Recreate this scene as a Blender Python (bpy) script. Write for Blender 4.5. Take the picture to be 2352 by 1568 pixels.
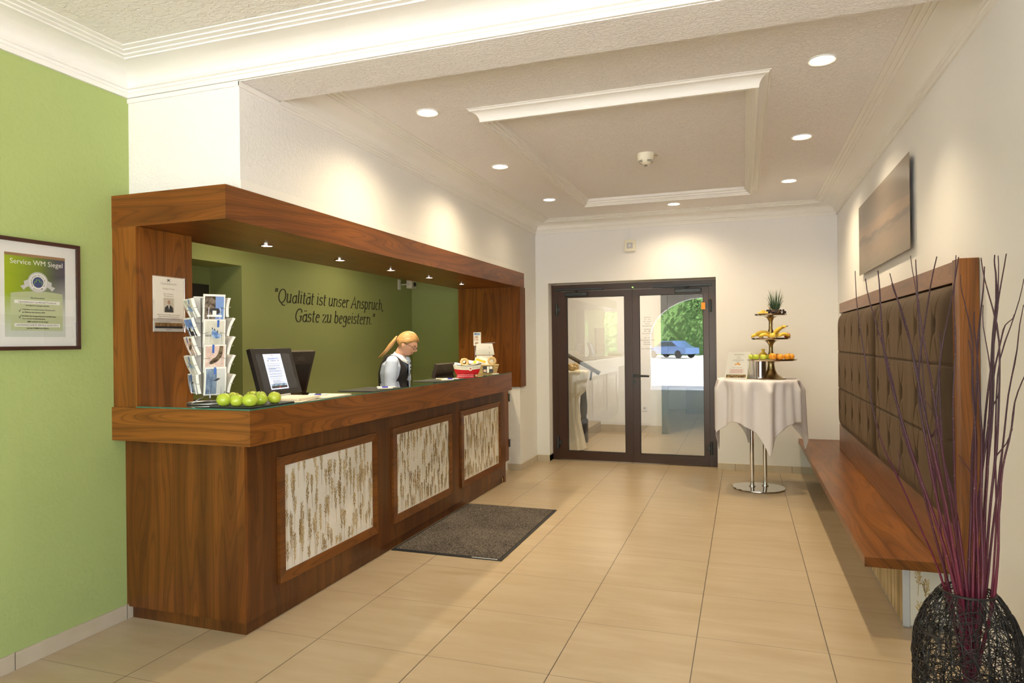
EXPO = 0.13; SKY = .9; SUN = 58; DAY_FILL = 58; DAY2 = 84; DAY3 = 390; HALL = 46; DL = 88; CL = 48; NEAR = .12; RL = 36
import bpy, bmesh, math, random
from math import sin, cos, pi, radians as rad
from mathutils import Vector as V, Matrix, noise as mnoise
for o in list(bpy.data.objects): bpy.data.objects.remove(o)
SC = bpy.context.scene; COL = SC.collection
rnd = random.Random(7)

# ---------------------------------------------------------------- camera, world, daylight, exposure
cam_d = bpy.data.cameras.new('camera'); cam = bpy.data.objects.new('camera', cam_d); COL.objects.link(cam)
cam_d.sensor_width = 36; cam_d.lens = 1541.1/2352*36; cam_d.clip_start = .05
_r = V((.94546947,.32553315,-.01075393)); _u = V((.0103147,.00307518,.99994207)); _f = V((-.3255,.94553,.00045))
cam.matrix_world = Matrix((( _r.x,_u.x,-_f.x,0),(_r.y,_u.y,-_f.y,0),(_r.z,_u.z,-_f.z,1.5),(0,0,0,1)))
SC.camera = cam
SC.view_settings.view_transform = 'Standard'; SC.view_settings.look = 'None'
SC.view_settings.gamma = 1; SC.view_settings.use_curve_mapping = False
SC.view_settings.exposure = EXPO

w = bpy.data.worlds.new('world'); SC.world = w; w.use_nodes = True
wn = w.node_tree.nodes; wl = w.node_tree.links
sky = wn.new('ShaderNodeTexSky'); sky.sky_type = 'NISHITA'; sky.sun_disc = False; sky.sun_elevation = rad(48); sky.sun_rotation = rad(60)
wl.new(sky.outputs[0], wn['Background'].inputs[0]); wn['Background'].inputs[1].default_value = SKY

def add_light(name, kind, loc, energy, color=(1,1,1), size=None, rot=(0,0,0), parent=None, **k):
    d = bpy.data.lights.new(name, kind); d.energy = energy; d.color = color
    o = bpy.data.objects.new(name, d); COL.objects.link(o); o.location = loc; o.rotation_euler = rot
    for a, b in k.items(): setattr(d, a, b)
    if parent: o.parent = parent
    return o
add_light('sun', 'SUN', (0,-20,20), SUN, (1,.95,.87), rot=(rad(38),0,rad(150)), angle=rad(.6))
# daylight by arch and glazed doors behind the viewer; side window added for fill
add_light('fill_window_light', 'AREA', (.95,-1.7,1.65), DAY_FILL, (.90,.95,1), rot=(0,rad(90),0), shape='RECTANGLE', size=2.0, size_y=3.2)
add_light('daylight_arch', 'AREA', (-1.1,-4.05,.74), DAY3, (.90,.95,1), rot=(rad(-90),0,0), shape='RECTANGLE', size=2.7, size_y=1.25)
po = add_light('arch_portal', 'AREA', (-1.05,-4.1,1.35), 1, rot=(rad(90),0,0), shape='RECTANGLE', size=3.2, size_y=2.7); po.data.cycles.is_portal = True; po.rotation_euler = (rad(-90),0,0)
add_light('daylight_doors', 'AREA', (-4.9,-3.75,1.5), DAY2, (.90,.95,1), rot=(rad(-90),0,0), shape='RECTANGLE', size=1.9, size_y=2.0)

# ---------------------------------------------------------------- materials
MATS = {}
def nodes(name):
    m = bpy.data.materials.new(name); m.use_nodes = True; MATS[name] = m
    return m, m.node_tree.nodes, m.node_tree.links, m.node_tree.nodes['Principled BSDF']
def setp(b, **k):
    for a, v in k.items(): b.inputs[a.replace('_',' ')].default_value = v
def mat(name, col, rough=.5, metal=0, emit=0, bump=None, spec=None, coat=0, sss=0, alpha=None):
    m, n, l, b = nodes(name)
    b.inputs['Base Color'].default_value = (*col, 1); b.inputs['Roughness'].default_value = rough; b.inputs['Metallic'].default_value = metal
    if spec is not None: b.inputs['Specular IOR Level'].default_value = spec
    if coat: b.inputs['Coat Weight'].default_value = coat; b.inputs['Coat Roughness'].default_value = .08
    if emit: b.inputs['Emission Color'].default_value = (*col, 1); b.inputs['Emission Strength'].default_value = emit
    if sss: b.inputs['Subsurface Weight'].default_value = sss; b.inputs['Subsurface Radius'].default_value = (.01,.004,.002)
    if bump:
        sc, st, dist, stretch = bump
        tc = n.new('ShaderNodeTexCoord'); mp = n.new('ShaderNodeMapping'); mp.inputs['Scale'].default_value = stretch
        nz = n.new('ShaderNodeTexNoise'); nz.inputs['Scale'].default_value = sc; nz.inputs['Detail'].default_value = 5
        bp = n.new('ShaderNodeBump'); bp.inputs['Strength'].default_value = st; bp.inputs['Distance'].default_value = dist
        l.new(tc.outputs['Object'], mp.inputs[0]); l.new(mp.outputs[0], nz.inputs['Vector']); l.new(nz.outputs[0], bp.inputs['Height']); l.new(bp.outputs[0], b.inputs['Normal'])
    return m
def plaster(name, col, sc, strength, dist, stretch, rough=.75, thr=(.45,.62)):
    """roller textured plaster: ridged noise through a ramp"""
    m, n, l, b = nodes(name); setp(b, Base_Color=(*col,1), Roughness=rough)
    tc = n.new('ShaderNodeTexCoord'); mp = n.new('ShaderNodeMapping'); mp.inputs['Scale'].default_value = stretch
    nz = n.new('ShaderNodeTexNoise'); nz.inputs['Scale'].default_value = sc; nz.inputs['Detail'].default_value = 3; nz.inputs['Distortion'].default_value = .6
    cr = n.new('ShaderNodeValToRGB'); cr.color_ramp.elements[0].position = thr[0]; cr.color_ramp.elements[1].position = thr[1]
    bp = n.new('ShaderNodeBump'); bp.inputs['Strength'].default_value = strength; bp.inputs['Distance'].default_value = dist
    l.new(tc.outputs['Object'], mp.inputs[0]); l.new(mp.outputs[0], nz.inputs['Vector']); l.new(nz.outputs[0], cr.inputs[0])
    l.new(cr.outputs[0], bp.inputs['Height']); l.new(bp.outputs[0], b.inputs['Normal'])
    return m
def math_(n, l, op, a, b=None, c=None):
    q = n.new('ShaderNodeMath'); q.operation = op
    for i, v in enumerate((a, b, c)):
        if v is None: continue
        if isinstance(v, (int, float)): q.inputs[i].default_value = v
        else: l.new(v, q.inputs[i])
    return q.outputs[0]
def mix_(n, l, f, a, b, mode='MIX'):
    q = n.new('ShaderNodeMix'); q.data_type = 'RGBA'; q.blend_type = mode
    for s, v in ((0, f), (6, a), (7, b)):
        if isinstance(v, (int, float)): q.inputs[s].default_value = v
        elif isinstance(v, tuple): q.inputs[s].default_value = (*v, 1)
        else: l.new(v, q.inputs[s])
    return q.outputs[2]
def wood(name, kind, dark=(.050,.013,.003), mid=(.175,.052,.008), light=(.27,.094,.015), strip=.0, rough=.32, seed=0., ring=20.):
    m, n, l, b = nodes(name)
    tc = n.new('ShaderNodeTexCoord'); sx = n.new('ShaderNodeSeparateXYZ'); l.new(tc.outputs['Object'], sx.inputs[0])
    X, Y, Z = sx.outputs[0], sx.outputs[1], sx.outputs[2]
    if kind == 'V': a, g = math_(n,l,'ADD',X,Y), Z
    elif kind == 'H': a, g = Z, math_(n,l,'ADD',X,Y)
    else: a, g = math_(n,l,'ADD',X,Z), Y
    a = math_(n,l,'ADD',a,seed)
    def nz(sa, sg, scale=1, det=3, w=0.):
        cb = n.new('ShaderNodeCombineXYZ'); l.new(math_(n,l,'MULTIPLY',a,sa), cb.inputs[0]); l.new(math_(n,l,'MULTIPLY',g,sg), cb.inputs[1]); cb.inputs[2].default_value = seed + w
        t = n.new('ShaderNodeTexNoise'); t.inputs['Scale'].default_value = scale; t.inputs['Detail'].default_value = det
        l.new(cb.outputs[0], t.inputs['Vector']); return t.outputs[0]
    aa = a
    n1 = nz(5.5, .55, 1, 1.5)
    ph_ = math_(n,l,'ADD', math_(n,l,'MULTIPLY',n1,ring*2.0), math_(n,l,'MULTIPLY',aa,ring*2.4))
    fine = math_(n,l,'POWER', math_(n,l,'ABSOLUTE', math_(n,l,'SINE', math_(n,l,'MULTIPLY', ph_, 1.9))), 14)
    rings = math_(n,l,'SINE', math_(n,l,'ADD', math_(n,l,'MULTIPLY',n1,ring*2.0), math_(n,l,'MULTIPLY',aa,ring*2.4)))
    rings = math_(n,l,'MULTIPLY_ADD', rings, .5, .5)
    rings = math_(n,l,'POWER', rings, 2.2)
    n2 = nz(2.2, .35, 1, 3, 3.)
    fib = nz(160, 4, 1, 3, 9.)
    base = mix_(n,l, n2, mid, light)
    cr = n.new('ShaderNodeMapRange'); cr.inputs[1].default_value = .35; cr.inputs[2].default_value = .65; l.new(n2, cr.inputs[0])
    base = mix_(n,l, cr.outputs[0], mid, light)
    c = mix_(n,l, math_(n,l,'MULTIPLY',rings,.42), base, dark)
    c = mix_(n,l, math_(n,l,'MULTIPLY', fine, .42), c, dark)
    c = mix_(n,l, math_(n,l,'MULTIPLY', math_(n,l,'SUBTRACT',fib,.35), .75), c, dark)
    if strip:
        fl = math_(n,l,'FLOOR', math_(n,l,'DIVIDE', math_(n,l,'ADD', a, math_(n,l,'MULTIPLY',n2,.0)), strip))
        wn_ = n.new('ShaderNodeTexWhiteNoise'); wn_.noise_dimensions = '1D'; l.new(fl, wn_.inputs['W'])
        c = mix_(n,l, math_(n,l,'MULTIPLY', wn_.outputs[0], .5), c, dark)
    l.new(c, b.inputs['Base Color']); setp(b, Roughness=rough, Specular_IOR_Level=.4)
    return m

mat('wall_white', (.81,.80,.80), .7)
plaster('wall_rough', (.79,.78,.76), 55, .35, .004, (1,1,1))
plaster('ceiling_rough', (.85,.825,.825), 75, .7, .005, (.55,1,1), thr=(.47,.56))
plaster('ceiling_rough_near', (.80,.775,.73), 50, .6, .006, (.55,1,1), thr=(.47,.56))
plaster('green_paint', (.355,.435,.155), 40, .18, .003, (1,1,1))
plaster('green_paint_lamplit', (.35,.40,.15), 40, .15, .003, (1,1,1))  # yellow lamplight of the reception put into the green base colour
mat('moulding', (.82,.805,.77), .5)
mat('cream_plastic', (.80,.76,.62), .4)
mat('white_plastic', (.85,.85,.83), .35)
mat('paper', (.86,.85,.82), .65)
mat('paper_cream', (.80,.72,.58), .65)
mat('black_plastic', (.010,.009,.009), .35)
mat('dark_plastic', (.04,.028,.022), .4)
mat('monitor_mark', (.10,.085,.075), .35)
mat('black_slate', (.025,.027,.03), .45, bump=(60,.3,.002,(1,1,1)))
mat('ink', (.03,.022,.018), .5)
mat('ink_grey', (.25,.25,.26), .6)
mat('ink_light', (.5,.5,.52), .6)
mat('ink_blue', (.03,.08,.42), .5)
mat('ink_red', (.5,.05,.05), .5)
mat('chrome', (.75,.75,.76), .12, 1)
mat('steel_wire', (.5,.51,.53), .3, 1)
mat('steel_grey', (.45,.45,.47), .35, .9)
mat('brass', (.42,.32,.16), .28, 1)
mat('silver_plate', (.62,.56,.47), .16, 1)
mat('door_brown', (.05,.019,.012), .3, spec=.5)
mat('gunmetal', (.045,.05,.055), .35, .5)
mat('orange_label', (.9,.32,.02), .5)
mat('green_led', (.3,1,.1), .5, emit=8)
mat('rubber_black', (.012,.012,.013), .6)
mat('aluminium', (.62,.65,.72), .4, .3)
mat('purple_bark', (.085,.012,.03), .5, bump=(180,.4,.002,(1,1,1)))
mat('crimson_bark', (.2,.012,.045), .45, bump=(180,.4,.002,(1,1,1)))
def bark():
    m, n, l, b = nodes('dogwood_bark'); tc = n.new('ShaderNodeTexCoord'); sx = n.new('ShaderNodeSeparateXYZ'); l.new(tc.outputs['Object'], sx.inputs[0])
    g = n.new('ShaderNodeMapRange'); g.inputs[1].default_value = .6; g.inputs[2].default_value = 1.25; l.new(sx.outputs[2], g.inputs[0]); oi = n.new('ShaderNodeObjectInfo')
    c = mix_(n,l, g.outputs[0], (.16,.010,.036), (.040,.012,.024)); c = mix_(n,l, math_(n,l,'MULTIPLY',oi.outputs['Random'],.55), c, (.045,.008,.022))
    nz = n.new('ShaderNodeTexNoise'); nz.inputs['Scale'].default_value = 160; l.new(tc.outputs['Object'], nz.inputs['Vector'])
    c = mix_(n,l, math_(n,l,'GREATER_THAN',nz.outputs[0],.70), c, (.35,.16,.12)); l.new(c, b.inputs['Base Color']); setp(b, Roughness=.5)
bark()
mat('wicker_dark', (.013,.010,.010), .5)
mat('skin', (.62,.34,.24), .5, sss=.12)
mat('lips', (.5,.12,.11), .4)
mat('teeth', (.9,.88,.82), .3)
mat('hair', (.40,.225,.085), .42, bump=(9,.9,.006,(2,12,12)))
mat('shirt_blue', (.40,.48,.68), .75, bump=(14,.5,.012,(1,1,1)))
mat('collar_white', (.74,.74,.82), .7)
mat('vest_navy', (.010,.009,.014), .75)
mat('trouser_black', (.012,.012,.015), .8)
mat('apple_green', (.36,.52,.03), .28, coat=.3)
mat('banana', (.78,.52,.06), .45)
mat('banana_tip', (.09,.05,.02), .6)
mat('orange_fruit', (.85,.36,.03), .4, bump=(120,.2,.002,(1,1,1)))
mat('red_fruit', (.45,.05,.03), .35)
mat('grape', (.018,.008,.018), .25)
mat('pine_leaf', (.05,.105,.05), .5)
mat('pine_skin', (.2,.11,.03), .6, bump=(60,.8,.01,(1,1,1)))
mat('pineapple_flesh', (.82,.6,.1), .4)
mat('wicker_straw', (.58,.42,.2), .6, bump=(90,.8,.006,(1,1,1)))
mat('boat_red', (.55,.008,.02), .25, coat=.4)
mat('boat_white', (.8,.78,.74), .3)
mat('yellow_print', (.9,.55,.02), .5)
mat('blue_print', (.05,.14,.5), .4)
mat('pen_blue', (.05,.05,.5), .3)
mat('linen', (.80,.775,.84), .85)
mat('linen_cream', (.74,.66,.48), .85)
mat('screen_grey', (.035,.037,.045), .2)
mat('screen_page', (.55,.66,.92), .3, emit=.55)
mat('lamp_lens', (1,.9,.7), .3, emit=26)
mat('lamp_lens_small', (1,.88,.68), .3, emit=22)
mat('lamp_off_lens', (.95,.93,1), .3, emit=5)
mat('asphalt', (.70,.68,.64), .9)
mat('car_blue', (.09,.16,.34), .25, .2, coat=.6)
mat('car_glass', (.03,.04,.05), .08)
mat('tyre', (.015,.015,.015), .8)
mat('tree_leaves', (.11,.22,.06), .7)
mat('tree_bark', (.09,.06,.04), .85)
mat('newel_dark', (.02,.022,.028), .4)
mat('stair_stone', (.45,.38,.28), .5)
mat('oak_light', (.55,.42,.24), .5)
mat('photo_sky', (.25,.36,.62), .45)
mat('photo_bark', (.12,.095,.07), .5, bump=(60,.3,.002,(1,1,1)))
mat('photo_sand', (.62,.52,.42), .5)
mat('photo_pink', (.74,.56,.48), .5)
mat('photo_brown', (.14,.10,.06), .5)
mat('photo_iceblue', (.22,.36,.62), .5)
mat('photo_sea', (.14,.20,.30), .5)
mat('photo_pale', (.66,.63,.55), .5)
mat('photo_dark', (.03,.03,.035), .5)
mat('dune_brown', (.22,.14,.06), .6)
mat('skin_print', (.45,.28,.2), .6)
mat('cert_brown', (.34,.19,.09), .5)
mat('seal_silver', (.62,.62,.62), .4)
mat('seal_blue', (.03,.06,.2), .4)
mat('seal_green', (.2,.45,.03), .5)
wood('walnut_v', 'V', strip=.085, seed=3.1)
wood('walnut_h', 'H', seed=.7, ring=26)
wood('walnut_s', 'S', seed=1.9, ring=16)
wood('walnut_front', 'V', dark=(.045,.013,.003), mid=(.135,.043,.008), light=(.205,.073,.013), strip=.052, seed=8.3)
wood('walnut_frame', 'H', mid=(.15,.046,.008), light=(.21,.073,.012), seed=5.2)
wood('walnut_post', 'V', seed=12.4, ring=18)
wood('walnut_rail', 'H', dark=(.07,.022,.008), mid=(.20,.075,.026), light=(.28,.115,.045), seed=21., ring=20)

def speckle(name, c1, c2, sc, rough=.9, stretch=(1,1,1)):
    m, n, l, b = nodes(name); tc = n.new('ShaderNodeTexCoord'); mp = n.new('ShaderNodeMapping'); mp.inputs['Scale'].default_value = stretch; l.new(tc.outputs['Object'], mp.inputs[0])
    nz = n.new('ShaderNodeTexNoise'); nz.inputs['Scale'].default_value = sc; nz.inputs['Detail'].default_value = 4; l.new(mp.outputs[0], nz.inputs['Vector'])
    n2 = n.new('ShaderNodeTexNoise'); n2.inputs['Scale'].default_value = sc*.02; l.new(mp.outputs[0], n2.inputs['Vector'])
    cr = n.new('ShaderNodeValToRGB'); cr.color_ramp.elements[0].position = .38; cr.color_ramp.elements[1].position = .62
    cr.color_ramp.elements[0].color = (*c1,1); cr.color_ramp.elements[1].color = (*c2,1)
    l.new(math_(n,l,'ADD', math_(n,l,'MULTIPLY',nz.outputs[0],.8), math_(n,l,'MULTIPLY',n2.outputs[0],.2)), cr.inputs[0])
    l.new(cr.outputs[0], b.inputs['Base Color']); setp(b, Roughness=rough, Specular_IOR_Level=.1)
    bp = n.new('ShaderNodeBump'); bp.inputs['Strength'].default_value = .6; bp.inputs['Distance'].default_value = .006; l.new(nz.outputs[0], bp.inputs['Height']); l.new(bp.outputs[0], b.inputs['Normal'])
for nm, c1, c2, sc_ in (('photo_sky',(.17,.28,.58),(.32,.43,.66),3),('photo_bark',(.05,.04,.03),(.28,.22,.17),60),('photo_pink',(.66,.47,.40),(.80,.64,.56),40),('photo_brown',(.06,.04,.025),(.30,.22,.14),50),
    ('photo_iceblue',(.10,.20,.45),(.42,.55,.75),45),('photo_sea',(.06,.10,.20),(.30,.38,.50),35),('photo_pale',(.50,.50,.42),(.74,.70,.62),12),('dune_brown',(.08,.05,.02),(.42,.28,.12),60)):
    speckle(nm, c1, c2, sc_, .4, (1,1,.35) if nm in ('photo_sea',) else (1,1,1)); MATS[nm].node_tree.nodes['Bump'].inputs['Strength'].default_value = 0
def glass_mat(name, tint, refl=1.0, rough=.0):
    m, n, l, b = nodes(name); n.remove(b); out = [x for x in n if x.type == 'OUTPUT_MATERIAL'][0]
    t = n.new('ShaderNodeBsdfTransparent'); t.inputs[0].default_value = (*tint, 1)
    g = n.new('ShaderNodeBsdfGlossy'); g.inputs['Roughness'].default_value = rough; g.inputs[0].default_value = (1,1,1,1)
    f = n.new('ShaderNodeFresnel'); f.inputs[0].default_value = 1.52
    k = math_(n,l,'MULTIPLY', f.outputs[0], refl)
    mx = n.new('ShaderNodeMixShader'); l.new(k, mx.inputs[0]); l.new(t.outputs[0], mx.inputs[1]); l.new(g.outputs[0], mx.inputs[2]); l.new(mx.outputs[0], out.inputs[0])
    return m
glass_mat('pane_glass', (.98,.985,.975), 1.9)
glass_mat('counter_glass', (.82,.9,.84), 1.5)
glass_mat('frame_glass', (1,1,1), .5)
mat('glass_edge_green', (.05,.16,.11), .15)

# floor tiles: 60 x 60 cm, long joints darker than the cross joints
def floor_tiles():
    m, n, l, b = nodes('floor_tiles')
    tc = n.new('ShaderNodeTexCoord'); sx = n.new('ShaderNodeSeparateXYZ'); l.new(tc.outputs['Object'], sx.inputs[0])
    def joint(co, off, step, hw):
        q = math_(n,l,'DIVIDE', math_(n,l,'SUBTRACT', co, off), step)
        fr = math_(n,l,'FRACT', math_(n,l,'ADD', q, 100.5)); d = math_(n,l,'ABSOLUTE', math_(n,l,'SUBTRACT', fr, .5))
        return math_(n,l,'LESS_THAN', d, hw/step), math_(n,l,'FLOOR', math_(n,l,'ADD', q, 100))
    jx, ix = joint(sx.outputs[0], -1.452, .608, .0022); jy, iy = joint(sx.outputs[1], 3.505, .599, .0015)
    cb = n.new('ShaderNodeCombineXYZ'); l.new(ix, cb.inputs[0]); l.new(iy, cb.inputs[1])
    wn_ = n.new('ShaderNodeTexWhiteNoise'); l.new(cb.outputs[0], wn_.inputs['Vector'])
    mp = n.new('ShaderNodeMapping'); mp.inputs['Scale'].default_value = (1.6,9,1); l.new(tc.outputs['Object'], mp.inputs[0])
    ad = n.new('ShaderNodeVectorMath'); ad.operation = 'MULTIPLY_ADD'; ad.inputs[1].default_value = (7,7,7); l.new(wn_.outputs[1], ad.inputs[0]); l.new(mp.outputs[0], ad.inputs[2])
    nz = n.new('ShaderNodeTexNoise'); nz.inputs['Scale'].default_value = 1.3; nz.inputs['Detail'].default_value = 6; nz.inputs['Distortion'].default_value = .5; l.new(ad.outputs[0], nz.inputs['Vector'])
    cr = n.new('ShaderNodeValToRGB'); e = cr.color_ramp.elements
    e[0].position = .3; e[0].color = (.415,.315,.195,1); e[1].position = .7; e[1].color = (.50,.405,.28,1); l.new(nz.outputs[0], cr.inputs[0])
    c = mix_(n,l, math_(n,l,'MULTIPLY', wn_.outputs[0], .22), cr.outputs[0], (.39,.30,.19))
    c = mix_(n,l, jy, c, (.17,.12,.075)); c = mix_(n,l, jx, c, (.07,.05,.035))
    l.new(c, b.inputs['Base Color'])
    r = n.new('ShaderNodeMapRange'); r.inputs[3].default_value = .26; r.inputs[4].default_value = .40; l.new(nz.outputs[0], r.inputs[0]); l.new(r.outputs[0], b.inputs['Roughness'])
    bp = n.new('ShaderNodeBump'); bp.inputs['Strength'].default_value = .12; bp.inputs['Distance'].default_value = .004; l.new(nz.outputs[0], bp.inputs['Height']); l.new(bp.outputs[0], b.inputs['Normal'])
floor_tiles()
def tile_base():
    m, n, l, b = nodes('base_tile'); tc = n.new('ShaderNodeTexCoord'); sx = n.new('ShaderNodeSeparateXYZ'); l.new(tc.outputs['Object'], sx.inputs[0])
    q = math_(n,l,'DIVIDE', math_(n,l,'ADD', sx.outputs[0], sx.outputs[1]), .6)
    d = math_(n,l,'ABSOLUTE', math_(n,l,'SUBTRACT', math_(n,l,'FRACT', math_(n,l,'ADD', q, 50.2)), .5))
    nz = n.new('ShaderNodeTexNoise'); nz.inputs['Scale'].default_value = 9; l.new(tc.outputs['Object'], nz.inputs['Vector'])
    c = mix_(n,l, nz.outputs[0], (.46,.38,.27), (.60,.52,.41)); c = mix_(n,l, math_(n,l,'LESS_THAN', d, .004), c, (.15,.12,.09))
    l.new(c, b.inputs['Base Color']); setp(b, Roughness=.4)
tile_base()
speckle('mat_pile', (.022,.020,.019), (.21,.18,.155), 120)
speckle('acrylic_white', (.70,.67,.60), (.76,.73,.67), 6, .25)
speckle('grass_brown', (.25,.16,.05), (.60,.45,.22), 22, .7, (1,1,.3))
MATS['grass_brown'].node_tree.nodes['Bump'].inputs['Strength'].default_value = 0
mat('suede_brown', (.044,.023,.009), .8, bump=(220,.15,.001,(1,1,1)))
speckle('reed_panel', (.36,.25,.12), (.66,.53,.33), 26, .5, (1,1,.06))
MATS['suede_brown'].node_tree.nodes['Principled BSDF'].inputs['Sheen Weight'].default_value = .10
MATS['suede_brown'].node_tree.nodes['Principled BSDF'].inputs['Sheen Roughness'].default_value = .35
MATS['suede_brown'].node_tree.nodes['Principled BSDF'].inputs['Sheen Tint'].default_value = (.8,.5,.25,1)
def apple_mat():
    m = MATS['apple_green']; n = m.node_tree.nodes; l = m.node_tree.links; b = n['Principled BSDF']
    tc = n.new('ShaderNodeTexCoord'); nz = n.new('ShaderNodeTexNoise'); nz.inputs['Scale'].default_value = 22; oi = n.new('ShaderNodeObjectInfo')
    l.new(tc.outputs['Object'], nz.inputs['Vector'])
    c = mix_(n,l, nz.outputs[0], (.27,.46,.02), (.50,.62,.06)); c = mix_(n,l, math_(n,l,'MULTIPLY',oi.outputs['Random'],.5), c, (.66,.66,.07))
    l.new(c, b.inputs['Base Color'])
apple_mat()
def cert_mat():
    """printed certificate background: lime left, dark green and violet right, pale bottom"""
    m, n, l, b = nodes('cert_print'); tc = n.new('ShaderNodeTexCoord'); sx = n.new('ShaderNodeSeparateXYZ'); l.new(tc.outputs['Generated'], sx.inputs[0])
    c1 = mix_(n,l, math_(n,l,'SMOOTH_MIN', math_(n,l,'MULTIPLY',sx.outputs[1],1.1), 1, .1), (.36,.47,.01), (.035,.10,.015))
    f = n.new('ShaderNodeMapRange'); f.inputs[1].default_value = .55; f.inputs[2].default_value = 1; l.new(sx.outputs[1], f.inputs[0])
    c2 = mix_(n,l, f.outputs[0], c1, (.06,.055,.12))
    g = n.new('ShaderNodeMapRange'); g.inputs[1].default_value = .52; g.inputs[2].default_value = .0; l.new(math_(n,l,'MULTIPLY_ADD',sx.outputs[1],-.25,sx.outputs[2]), g.inputs[0])
    c3 = mix_(n,l, g.outputs[0], c2, (.62,.66,.6)); l.new(c3, b.inputs['Base Color']); setp(b, Roughness=.45)
cert_mat()
def beach_mat():
    m, n, l, b = nodes('beach_print'); tc = n.new('ShaderNodeTexCoord'); sx = n.new('ShaderNodeSeparateXYZ'); l.new(tc.outputs['Generated'], sx.inputs[0])
    mp = n.new('ShaderNodeMapping'); mp.inputs['Scale'].default_value = (1,3,9); l.new(tc.outputs['Generated'], mp.inputs[0])
    nz = n.new('ShaderNodeTexNoise'); nz.inputs['Scale'].default_value = 1.6; nz.inputs['Detail'].default_value = 7; l.new(mp.outputs[0], nz.inputs['Vector'])
    cr = n.new('ShaderNodeValToRGB'); e = cr.color_ramp.elements; e[0].position = .0; e[0].color = (.20,.155,.10,1); e[1].position = 1; e[1].color = (.23,.185,.145,1)
    for p, c in ((.2,(.30,.22,.155)),(.34,(.27,.21,.155)),(.42,(.16,.125,.10)),(.47,(.33,.24,.165)),(.56,(.30,.22,.16)),(.62,(.21,.17,.135)),(.8,(.20,.16,.13))):
        x = e.new(p); x.color = (*c,1)
    v = math_(n,l,'ADD', sx.outputs[2], math_(n,l,'MULTIPLY', math_(n,l,'SUBTRACT',nz.outputs[0],.5), .22)); v = math_(n,l,'ADD', v, math_(n,l,'MULTIPLY', sx.outputs[1], -.05))
    l.new(v, cr.inputs[0]); l.new(cr.outputs[0], b.inputs['Base Color']); setp(b, Roughness=.3, Specular_IOR_Level=.6)
beach_mat()
def mg(k): return MATS[k]

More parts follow.
